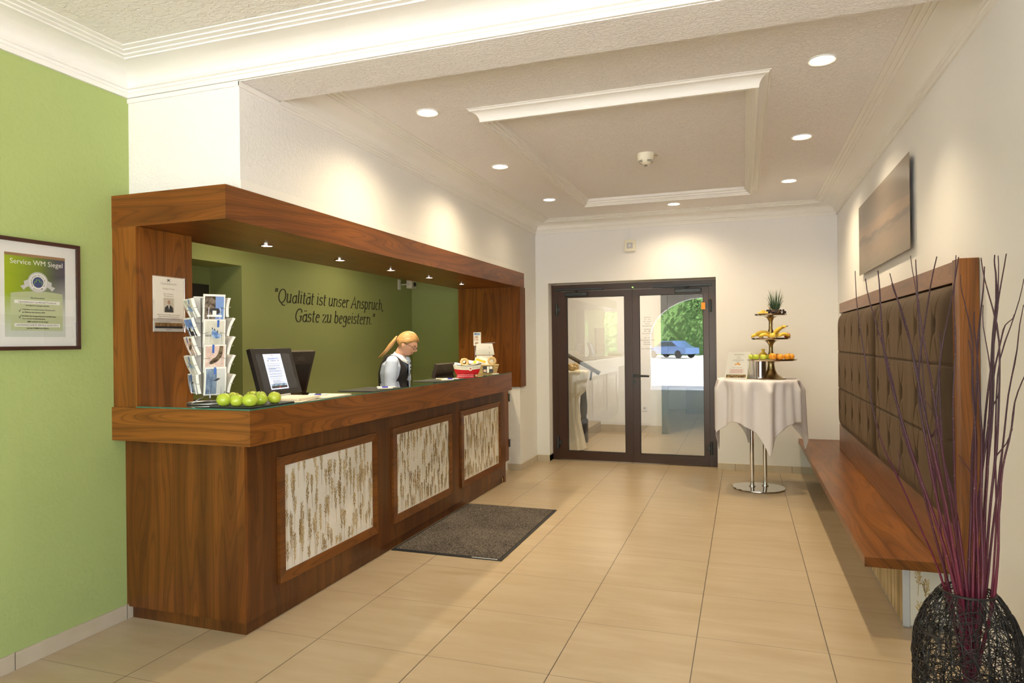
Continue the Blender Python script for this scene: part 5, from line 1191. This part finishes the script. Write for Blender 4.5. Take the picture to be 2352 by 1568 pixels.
for k,(x,y,z,rx,rz,w2,h2,lb) in enumerate(((-2.60,5.93,1.282,.5,.3,.06,.045,'low at the bow'),(-2.575,6.02,1.315,.9,-.2,.055,.04,'uppermost behind the ring'),(-2.52,6.07,1.300,.7,.6,.07,.045,'white one at the stern'),(-2.48,6.09,1.295,.6,.2,.05,.04,'with a yellow corner'))):
    o = MB().box(-w2/2,w2/2,-h2/2,h2/2,0,.012,bev=.002).build('folded_leaflet','paper',None); o.location=(x,y,z); o.rotation_euler=(rx,.2,rz); tag(o,'folded white leaflet piled in the model lifeboat, '+lb,'leaflet','leaflets in the lifeboat')
    if k == 3: MB().box(-.02,.01,-h2/2,h2/2,.012,.0125).build('yellow_print','yellow_print',o)
# wicker basket
BK = (-2.465,6.36,ZC)
bk = thing('wicker_basket','small straw wicker basket with leaflets behind the lifeboat','basket',BK,rad(27))
wb = MB(); rk2 = random.Random(3)
for j in range(11):
    z = .006+j*.0075; sc = 1+.22*j/10; pts = []
    for k in range(65):
        a = 2*pi*k/64; c_, s_ = cos(a), sin(a); e = (abs(c_)**4+abs(s_)**4)**-.25; wv = .0028*(1 if (k//2+j)%2 else -1); pts.append(((.095*sc*e*c_)+wv*c_, (.058*sc*e*s_)+wv*s_, z+.0015*rk2.uniform(-1,1)))
    wb.tube(pts,.0042,5,cap=False)
for k in range(24):
    a = 2*pi*k/24; c_, s_ = cos(a), sin(a); e = (abs(c_)**4+abs(s_)**4)**-.25; wb.tube([(.095*e*c_,.058*e*s_,.0),(.116*e*c_,.071*e*s_,.085)],.003,5)
wb.build('woven_wall','wicker_straw',bk); MB().box(-.09,.09,-.055,.055,0,.005).build('basket_floor','wicker_straw',bk)
wb = MB(); wb.tube([(.118*((abs(cos(a))**4+abs(sin(a))**4)**-.25)*cos(a),.072*((abs(cos(a))**4+abs(sin(a))**4)**-.25)*sin(a),.088) for a in [2*pi*k/48 for k in range(49)]],.008,6); wb.build('woven_rim','wicker_straw',bk,smooth=True)
lfm = MB().box(-.045,.055,-.082,-.078,.012,.078).build('hanging_leaflet','photo_dark',bk); MB().box(-.005,.015,-.0835,-.082,.014,.076).box(.02,.05,-.0835,-.082,.05,.076).build('leaflet_photo','paper',lfm); MB().box(-.04,-.012,-.0835,-.082,.02,.045).build('leaflet_photo','photo_pink',lfm)
for k,(x,y,z,ry,lb) in enumerate(((-2.52,6.30,1.262,-.35,'large one with a yellow stripe'),(-2.50,6.36,1.27,.1,'white one behind the stripe'))):
    o = MB().box(-.06,.06,-.0035,.0035,0,.075,M=None).build('leaflet','paper',None); o.location=(x,y,z); o.rotation_euler=(-.35,.30,rad(27)); tag(o,'leaflet standing in the wicker basket, '+lb,'leaflet','leaflets in the basket')
    if k == 0: MB().box(-.052,.052,-.0042,-.0036,.045,.066).build('yellow_stripe','yellow_print',o); MB().box(-.052,.052,-.0042,-.0036,.012,.038).build('grey_print','seal_silver',o)
# table calendar stand with sign
CS = (-2.60,6.62,ZC)
cs = thing('calendar_stand','wire stand with hanging calendar sheets and a rounded sign on top','stand',CS,rad(27))
ws_ = MB(); ws_.tube([(-.09,0,.0),(-.09,0,.285),(-.08,0,.30),(-.05,0,.305),(.125,0,.315)],.0018,5).tube([(-.09,0,.0),(.10,0,.0)],.0025,5).tube([(-.05,.05,.0),(-.05,-.05,.0)],.0025,5); ws_.build('wire_frame','steel_wire',cs)
sg2 = MB().box(-.105,-.025,-.003,.003,.285,.425,bev=.0029).build('rounded_sign','paper',cs)
MB().box(-.098,-.032,-.0036,-.003,.395,.418).build('sign_band','photo_iceblue',sg2); MB().box(-.098,-.055,-.0036,-.003,.335,.385).build('sign_picture','photo_pink',sg2); MB().ball((-.072,-.0034,.308),.02,2,(1,.05,.7)).build('sign_picture','skin_print',sg2)
text('sign_lettering','24h',.02,frame((-.075,-.0038,.37),(1,0,0),(0,0,1)),'ink',sg2)
def sheet_(z0, z1, nm):
    s = MB(); s.ring_loft([[(-.075-.012*t,-.006-.01*sin(pi*t),z1+(z0-z1)*t),(.095+.02*t,-.006-.01*sin(pi*t)-.006*t,z1-.0+(z0-z1)*t)] for t in [k/6 for k in range(7)]],close=False,cap=False); o = s.build(nm,'paper',cs); m_ = o.modifiers.new('t','SOLIDIFY'); m_.thickness = .0012
    return o
s1 = sheet_(.185,.305,'calendar_sheet'); s2 = sheet_(.02,.180,'calendar_sheet')
for o_, zt in ((s1,.295),(s2,.170)):
    lm = MB()
    for k in range(8): lm.box(-.068+.020*k,-.063+.020*k,-.0085,-.0078,zt-.012,zt-.006)
    for k in range(6): lm.box(.058,.066,-.0175,-.0168,zt-.03-.014*k,zt-.025-.014*k)
    lm.build('calendar_print','ink',o_)
cd = MB().box(-.022,.022,-.045,.045,0,.004,bev=.001).build('white_card','paper',None); cd.location=(-2.37,6.36,ZC+.0003); tag(cd,'small white card lying at the far end of the counter','card')

# ---------------------------------------------------------------- the receptionist
PO = (-2.93,5.44,0); PR = rad(12)
pe = thing('person','fair haired woman with glasses, black waistcoat over blue shirt, looking down smiling behind the counter','person',PO,PR)
def loft(rings, n=28):
    """rings: (x, y, z, rx, ry, tilt about y)"""
    out = []
    for x, y, z, rx, ry, tl in rings:
        out.append([(x+rx*cos(2*pi*k/n)*cos(tl), y+ry*sin(2*pi*k/n), z-rx*cos(2*pi*k/n)*sin(tl)) for k in range(n)])
    return out
HC = V((.045,0,1.492)); HT = rad(27)      # head centre, forward tilt
HM = Matrix.Translation(HC)@Matrix.Rotation(HT,4,'Y')
def g3(d, c, s): return math.exp(-sum(((d[i]-c[i])/s[i])**2 for i in range(3)))
def head_pt(d):
    """d unit direction; x forward, z up"""
    x, y, z = d; r = V((x*.092, y*.073, z*.108))
    if z < 0:
        k = -z; r.y *= 1-.30*k*k; 
        if x < .1: r.x *= 1-.45*k; r.z *= 1-.25*max(0,.5-x)
    if x > 0: r.x *= 1-.05*abs(y)
    P = r.copy()
    P.x += .019*g3(d,(.97,0,-.20),(.3,.11,.15)) + .012*g3(d,(.98,0,-.05),(.3,.09,.20))   # nose
    P.x += .006*g3(d,(.93,0,.22),(.3,.6,.12)) - .010*g3(d,(.93,.33,.02),(.3,.17,.13)) - .010*g3(d,(.93,-.33,.02),(.3,.17,.13))
    P.x += .008*g3(d,(.85,0,-.50),(.3,.26,.07)) + .006*g3(d,(.85,0,-.60),(.3,.2,.05)) + .012*g3(d,(.66,0,-.82),(.3,.26,.15))
    for s in (-1,1):
        P.y += s*.006*g3(d,(.70,s*.55,-.28),(.3,.25,.2)); P.x += .006*g3(d,(.74,s*.50,-.28),(.3,.22,.2))
    P.x -= .005*g3(d,(.9,0,-.40),(.3,.2,.04))
    return P
def head(mb, grow=0., cut=None):
    q = bmesh.ops.create_icosphere(mb.bm, subdivisions=5, radius=1)
    for v in q['verts']:
        d = v.co.normalized(); p = head_pt(d); v.co = HM@(p+d*grow)
def limb(mb, pts, rr, n=14): mb.tube(pts, rr, n)
def remesh(o, vox, smooth=2):
    m = o.modifiers.new('rm','REMESH'); m.mode = 'VOXEL'; m.voxel_size = vox; m.use_smooth_shade = True
    s = o.modifiers.new('sm','SMOOTH'); s.factor = .5; s.iterations = smooth
    dg = bpy.context.evaluated_depsgraph_get(); me = bpy.data.meshes.new_from_object(o.evaluated_get(dg)); o.modifiers.clear(); old = o.data; o.data = me; me.name = o.name; bpy.data.meshes.remove(old)
    for p in me.polygons: p.use_smooth = True
    return o
SH = {1:V((-.045,.165,1.335)), -1:V((-.045,-.165,1.335))}
EL = {1:V((-.02,.215,1.07)), -1:V((-.055,-.225,1.06))}
WR = {1:V((.185,.12,.835)), -1:V((.195,-.13,.835))}
TR = [(-.10,0,.86,.115,.165,0),(-.10,0,.95,.112,.165,0),(-.105,0,1.03,.095,.130,.05),(-.10,0,1.12,.098,.135,.1),(-.085,0,1.22,.112,.150,.12),(-.07,0,1.30,.105,.155,.12),(-.055,0,1.355,.075,.125,.2),(-.035,0,1.385,.052,.07,.3)]
bd = MB(); bd.ring_loft(loft(TR)); head(bd)
limb(bd,[(-.05,0,1.34),(-.02,0,1.40),(.010,0,1.46)],[.055,.047,.045],16)
for s in (1,-1):
    bd.ball(SH[s]+V((0,-.012*s,-.006)),.044,2); limb(bd,[SH[s]+V((0,-.008*s,-.01)),SH[s].lerp(EL[s],.5),EL[s]],[.042,.040,.036]); limb(bd,[EL[s],EL[s].lerp(WR[s],.35),WR[s]],[.037,.035,.023]); bd.ball(EL[s],.036,2)
    f = (WR[s]-EL[s]).normalized(); side = V((0,-s,0)); dn = f.cross(side)*(s)
    hp = WR[s]; pc = hp+V((.045,-.006*s,-.022))
    bd.ball(pc,.034,2,(1.25,1.02,.42))
    for i,(dy,ln) in enumerate(((-.027,.062),(-.009,.072),(.009,.068),(.026,.054))):
        a = pc+V((.030,dy,-.002)); limb(bd,[a,a+V((ln*.42,dy*.15,.004)),a+V((ln*.75,dy*.2,-.006)),a+V((ln*.95,dy*.2,-.022))],[.0095,.0085,.008,.006],8)
    a = pc+V((-.012,-s*.028,-.002)); limb(bd,[a,a+V((.022,-s*.022,-.004)),a+V((.046,-s*.030,-.012))],[.0115,.0095,.007],8)
    limb(bd,[(-.10,s*.085,.88),(-.09,s*.09,.50),(-.10,s*.09,.10)],[.088,.062,.040],16); limb(bd,[(-.11,s*.09,.06),(-.02,s*.10,.035),(.08,s*.105,.025)],[.04,.036,.024],12)
for s in (1,-1):   # ears
    bd.ball(HM@V((-.008,s*.071,-.012)),.026,2,(.62,.30,1.05),M=Matrix.Rotation(HT-.15,4,'Y').to_3x3())
body = remesh(bd.build('body','skin',pe),.0042,2)
# clothing
def part(mb, nm, m_, vox=None, sm=2):
    o = mb.build(nm,m_,pe,smooth=True); return remesh(o,vox,sm) if vox else o
sb = MB(); sb.ring_loft(loft([(x,y,z,rx+.008,ry+.008,t) for x,y,z,rx,ry,t in TR[1:]]))
for s in (1,-1):
    sb.ball(SH[s]+V((0,-.012*s,.0)),.056,3); limb(sb,[SH[s],SH[s].lerp(EL[s],.35)+V((-.004,s*.004,0)),SH[s].lerp(EL[s],.7),EL[s]],[.055,.057,.053,.048],18); sb.ball(EL[s],.048,2)
    limb(sb,[EL[s],EL[s].lerp(WR[s],.5),EL[s].lerp(WR[s],.92)],[.050,.044,.036],18)
limb(sb,[(-.05,0,1.33),(-.022,0,1.40)],[.06,.056],16)
part(sb,'shirt','shirt_blue',.006,2)
vb = MB(); vr_ = [(x+.002,y,z,rx+.020,min(ry+.012,.136),t) for x,y,z,rx,ry,t in TR[1:6]]+[(-.062,0,1.355,.094,.126,.2),(-.05,0,1.40,.066,.085,.3)]
vb.ring_loft(loft(vr_,56),cap=False)
# subdivide then open the V neck and the neck hole
for s in (-1,1):
    bmesh.ops.bisect_plane(vb.bm, geom=vb.bm.verts[:]+vb.bm.edges[:]+vb.bm.faces[:], plane_co=(0,0,1.185), plane_no=V((0,s,-.46)).normalized())
bmesh.ops.bisect_plane(vb.bm, geom=vb.bm.verts[:]+vb.bm.edges[:]+vb.bm.faces[:], plane_co=(0,0,1.392), plane_no=(0,0,1)); bmesh.ops.bisect_plane(vb.bm, geom=vb.bm.verts[:]+vb.bm.edges[:]+vb.bm.faces[:], plane_co=(-.06,0,0), plane_no=(1,0,0))
dele = [f for f in vb.bm.faces if (lambda c: (c.x > -.06 and c.z > 1.185 and abs(c.y) < (c.z-1.185)*.46) or (c.z > 1.392))(f.calc_center_median())]
bmesh.ops.delete(vb.bm, geom=dele, context='FACES')
vo = vb.build('waistcoat','vest_navy',pe,smooth=True); q = vo.modifiers.new('t','SOLIDIFY'); q.thickness = .006; q.offset = 0
bt_ = MB()
for k in range(3): bt_.ball((.045+.004*k,0,1.165-.06*k),.006,1)
bt_.build('waistcoat_button','ink_light',pe)
MB().box(.045,.052,-.085,-.030,1.145,1.158,M=None).build('name_badge','seal_silver',pe)
# collar: two flaps round the neck
for s in (-1,1):
    cb_ = MB(); rings = []
    for k in range(13):
        a = rad(178 - k*13.5)*1.0; rr = .054; th = a*s
        top = V((-.022+.050*cos(th)+.004, .052*sin(th), 1.425-.030*(1-math.cos(a))*0 - .045*(k/12)**1.0+.0))
        drop = .040+.034*(k/12)**2; out = .016+.012*(k/12)
        low = V((top.x+cos(th)*out+.012*(k/12), top.y+sin(th)*(out+.004), top.z-drop))
        rings.append([top, top.lerp(low,.5)+V((cos(th)*.005,sin(th)*.005,.003)), low])
    cb_.ring_loft(rings,close=False,cap=False); c_ = cb_.build('collar','collar_white',pe,smooth=True); q = c_.modifiers.new('t','SOLIDIFY'); q.thickness = .003
# neck scarf
nf = MB(); nf.ball((.052,-.004,1.352),.026,3,(.9,1.1,1.0)).ball((.058,-.022,1.338),.017,2).ball((.060,.016,1.335),.018,2)
nf.tube([(.062,-.004,1.335),(.070,-.008,1.28),(.066,-.010,1.20)],[.012,.020,.012],8,flat=.35); nf.tube([(.060,.010,1.335),(.070,.022,1.29),(.062,.030,1.22)],[.010,.018,.010],8,flat=.35)
sco = nf.build('neck_scarf','shirt_blue',pe,smooth=True)
sp_ = MB(); 
for zz in (1.31,1.275,1.24): sp_.tube([(.078,-.022,zz),(.080,-.004,zz+.012)],.0035,5).tube([(.076,.010,zz),(.076,.030,zz+.010)],.003,5)
sp_.build('scarf_stripe','vest_navy',sco)
tr_ = MB(); tr_.ring_loft(loft([(-.10,0,.84,.128,.178,0),(-.10,0,.96,.122,.174,0),(-.105,0,1.00,.112,.15,0)]))
for s in (1,-1): limb(tr_,[(-.10,s*.085,.90),(-.09,s*.09,.50),(-.10,s*.09,.07)],[.104,.082,.072],20)
part(tr_,'trousers','trouser_black',.008,2)
for s in (1,-1): MB().tube([(-.135,s*.09,.045),(-.05,s*.10,.040),(.06,s*.105,.032),(.105,s*.105,.022)],[.044,.044,.036,.018],14).build('shoe','black_plastic',pe,smooth=True)
# hair: cap over the skull with a swept parting, tied at the back
hb = MB(); q = bmesh.ops.create_icosphere(hb.bm, subdivisions=5, radius=1)
rm = []
for v in q['verts']:
    d = v.co.normalized(); p = head_pt(d)
    lim = -.20+.78*max(0,d.x)**1.0+ .30*max(0,d.x)*abs(d.y)
    ear = g3(d,(-.02,1 if d.y > 0 else -1,-.10),(.22,.5,.28))
    cover = d.z-lim-.28*ear if d.x > -.35 else d.z+.55
    g_ = .011*min(1,max(0,(cover+.02)/.22))**.5 + .0016*sin(d.x*9+abs(d.y)*26+d.z*4) + .004*g3(d,(.45,0,.9),(.35,.5,.3))
    v.co = HM@(p+d*(g_ if cover > -.02 else -.006))
hb.ball(HM@V((-.088,0,.022)),.020,2,(1,1.1,1))
limb(hb,[HM@V((-.088,0,.024)),HM@V((-.106,-.004,.012)),V((-.105,-.022,1.475)),V((-.132,-.036,1.435)),V((-.158,-.044,1.40)),V((-.180,-.048,1.372))],[.014,.018,.020,.017,.011,.002],14)
for k in range(9):
    a = rnd.uniform(-.016,.016); limb(hb,[HM@V((-.108,a,.010)),V((-.112+a*.3,-.022+a,1.47)),V((-.140+a*.4,-.036+a,1.43)),V((-.168+a,-.044+a,1.395+a*.3)),V((-.196+a*1.2,-.048+a*1.2,1.372+a*.6))],[.009,.009,.007,.004,.0008],6)
for k in range(4): limb(hb,[HM@V((.030+.008*k,-.02+.008*k,.112-.004*k)),HM@V((.072+.004*k,-.016+.007*k,.098-.006*k)),HM@V((.094+.001*k,-.012+.006*k,.066-.004*k))],[.004,.003,.0008],6)
hair = hb.build('hair','hair',pe,smooth=True)
tie = MB().tube([HM@V((-.100+.004*cos(2*pi*k/12)*0, .021*cos(2*pi*k/12), .012+.021*sin(2*pi*k/12))) for k in range(13)],.005,6).build('hair_tie','vest_navy',hair)
# face details
def F_(x, y, z): return HM@V((x,y,z))
gl_ = MB()
for s in (1,-1):
    c = V((.096,s*.030,-.004)); P_ = []
    for k in range(25):
        a = 2*pi*k/24; e = (abs(cos(a))**3.2+abs(sin(a))**3.2)**(-1/3.2); P_.append(F_(c.x-.006*abs(cos(a)*e)*0-.010*((c.y+.024*cos(a)*e)*s-.03)/.024*.5, c.y+.024*cos(a)*e, c.z+.013*sin(a)*e))
    gl_.tube(P_,.0019,6); gl_.tube([F_(.088,s*.054,.004),F_(.05,s*.073,.006),F_(-.01,s*.077,.004)],.0020,5)
gl_.tube([F_(.100,-.008,.0),F_(.104,0,.003),F_(.100,.008,.0)],.0015,5)
go_ = gl_.build('glasses','dark_plastic',pe,smooth=True)
ln_ = MB()
for s in (1,-1): ln_.poly([F_(.096,s*.030+.022*cos(2*pi*k/20),-.004+.012*sin(2*pi*k/20)) for k in range(20)])
ln_.build('lens','frame_glass',go_)
ey = MB()
for s in (1,-1): ey.ball(F_(.073,s*.030,-.004),.0125,2,(1,1.2,.85))
ey.build('eyelid','skin',pe,smooth=True)
el = MB()
for s in (1,-1): el.tube([F_(.085,s*.030-.013,-.008),F_(.0885,s*.030,-.012),F_(.084,s*.030+.013,-.008)],.0016,5); el.tube([F_(.088,s*.016,.018),F_(.090,s*.030,.022),F_(.080,s*.046,.016)],.0024,5)
el.build('lash_and_brow','banana_tip',pe)
def face_at(y, z, out=0.):
    "point on the head surface at local height z and side y"
    best = None
    for k in range(60):
        a = rad(-5-k*1.2); 
        for j in range(-12,13):
            b_ = rad(j*3); p = head_pt(V((cos(a)*cos(b_), cos(a)*sin(b_), sin(a)))); e = (p.y-y)**2+(p.z-z)**2
            if best is None or e < best[0]: best = (e, p.x)
    return F_(best[1]+out, y, z)
mo_ = MB().tube([face_at(-.024,-.046),face_at(-.013,-.052,.001),face_at(0,-.054,.0015),face_at(.013,-.052,.001),face_at(.024,-.046)],[.0008,.0022,.0026,.0022,.0008],6).tube([face_at(-.024,-.046),face_at(-.012,-.061,.001),face_at(0,-.064,.0015),face_at(.012,-.061,.001),face_at(.024,-.046)],[.0008,.0022,.003,.0022,.0008],6)
mo_.build('lips','lips',pe,smooth=True)
MB().tube([face_at(-.017,-.052,.0004),face_at(0,-.0585,.0008),face_at(.017,-.052,.0004)],[.0015,.0032,.0015],6).build('teeth','teeth',pe)
er = MB(); 
for s in (1,-1): er.ball(F_(-.004,s*.082,-.040),.0035,1)
er.build('earring','chrome',pe)

# ---------------------------------------------------------------- outdoors behind the viewer (seen mirrored in the door panes)
struct('ground','' or MB().box(-40,30,-60,-4.15,-.2,-.02),'asphalt')
car = thing('blue_car','blue car parked outside, mirrored in the right door pane','car',(-5.6,-41,0),rad(35))
cb_ = MB(); prof_ = [(-2.1,.35),(-2.12,.75),(-1.6,.90),(-1.0,.98),(-.55,1.40),(.7,1.44),(1.35,1.0),(2.05,.85),(2.1,.35)]
rings = []
for y in (-.86,-.80,0,.80,.86):
    k = .96 if abs(y) > .83 else 1; rings.append([(x, y, .35+(z-.35)*k) for x, z in prof_])
cb_.ring_loft(rings); cb_.build('car_body','car_blue',car,smooth=True,angle=30)
MB().poly([(-.92,-.865,1.0),(-.50,-.85,1.34),(.62,-.85,1.37),(1.15,-.865,1.0)],(0,-.01,0)).poly([(-.92,.865,1.0),(-.50,.85,1.34),(.62,.85,1.37),(1.15,.865,1.0)],(0,.01,0)).build('car_window','car_glass',car)
for x in (-1.35,1.3):
    for y in (-.8,.8): MB().lathe([(0,-.1),(.31,-.1),(.33,0),(.31,.1),(0,.1)],n=24,M=Matrix.Translation((x,y,.33))@Matrix.Rotation(pi/2,4,'X')).build('wheel','tyre',car)
def tree(label, x, y, h, r, seed):
    t = thing('garden_tree',label,'tree',(x,y,0)); rr = random.Random(seed)
    MB().tube([(0,0,-.02),(.1,0,h*.3),(0,.1,h*.65)],[.22,.16,.08],10).build('trunk','tree_bark',t)
    b = MB()
    for k in range(1500):
        d = V((rr.gauss(0,1),rr.gauss(0,1),rr.gauss(0,1))).normalized()*(rr.random()**.4); p = V((d.x*r,d.y*r,h*.60+d.z*h*.42)); s = .16+.12*rr.random(); M_ = Matrix.Rotation(rr.uniform(0,6),3,V((rr.random(),rr.random(),.3)).normalized())
        b.poly([p+M_@V(q) for q in ((-s,0,0),(0,-s*.5,.02),(s,0,0),(0,s*.5,.02))])
    b.build('crown','tree_leaves',t,normals=False)
for i, (x, y, h, r) in enumerate(((-8.2,-48,12,2.4),(-3.2,-48.5,11,2.4),(1.8,-48,12,2.4),(-13.2,-48.5,10,2.4),(6.9,-48,12,2.4),(-18.4,-48.5,11,2.4))):
    tree('leafy green tree outside, mirrored in the door glass, '+('left of the car','behind the car','right of the car','farther left','farther right','farthest left')[i],x,y,h,r,i+40)
hg = tag(MB().box(-45,35,-53.5,-53,-.02,6.2).build('hedge','tree_leaves'),'long clipped hedge closing the forecourt outside','hedge')
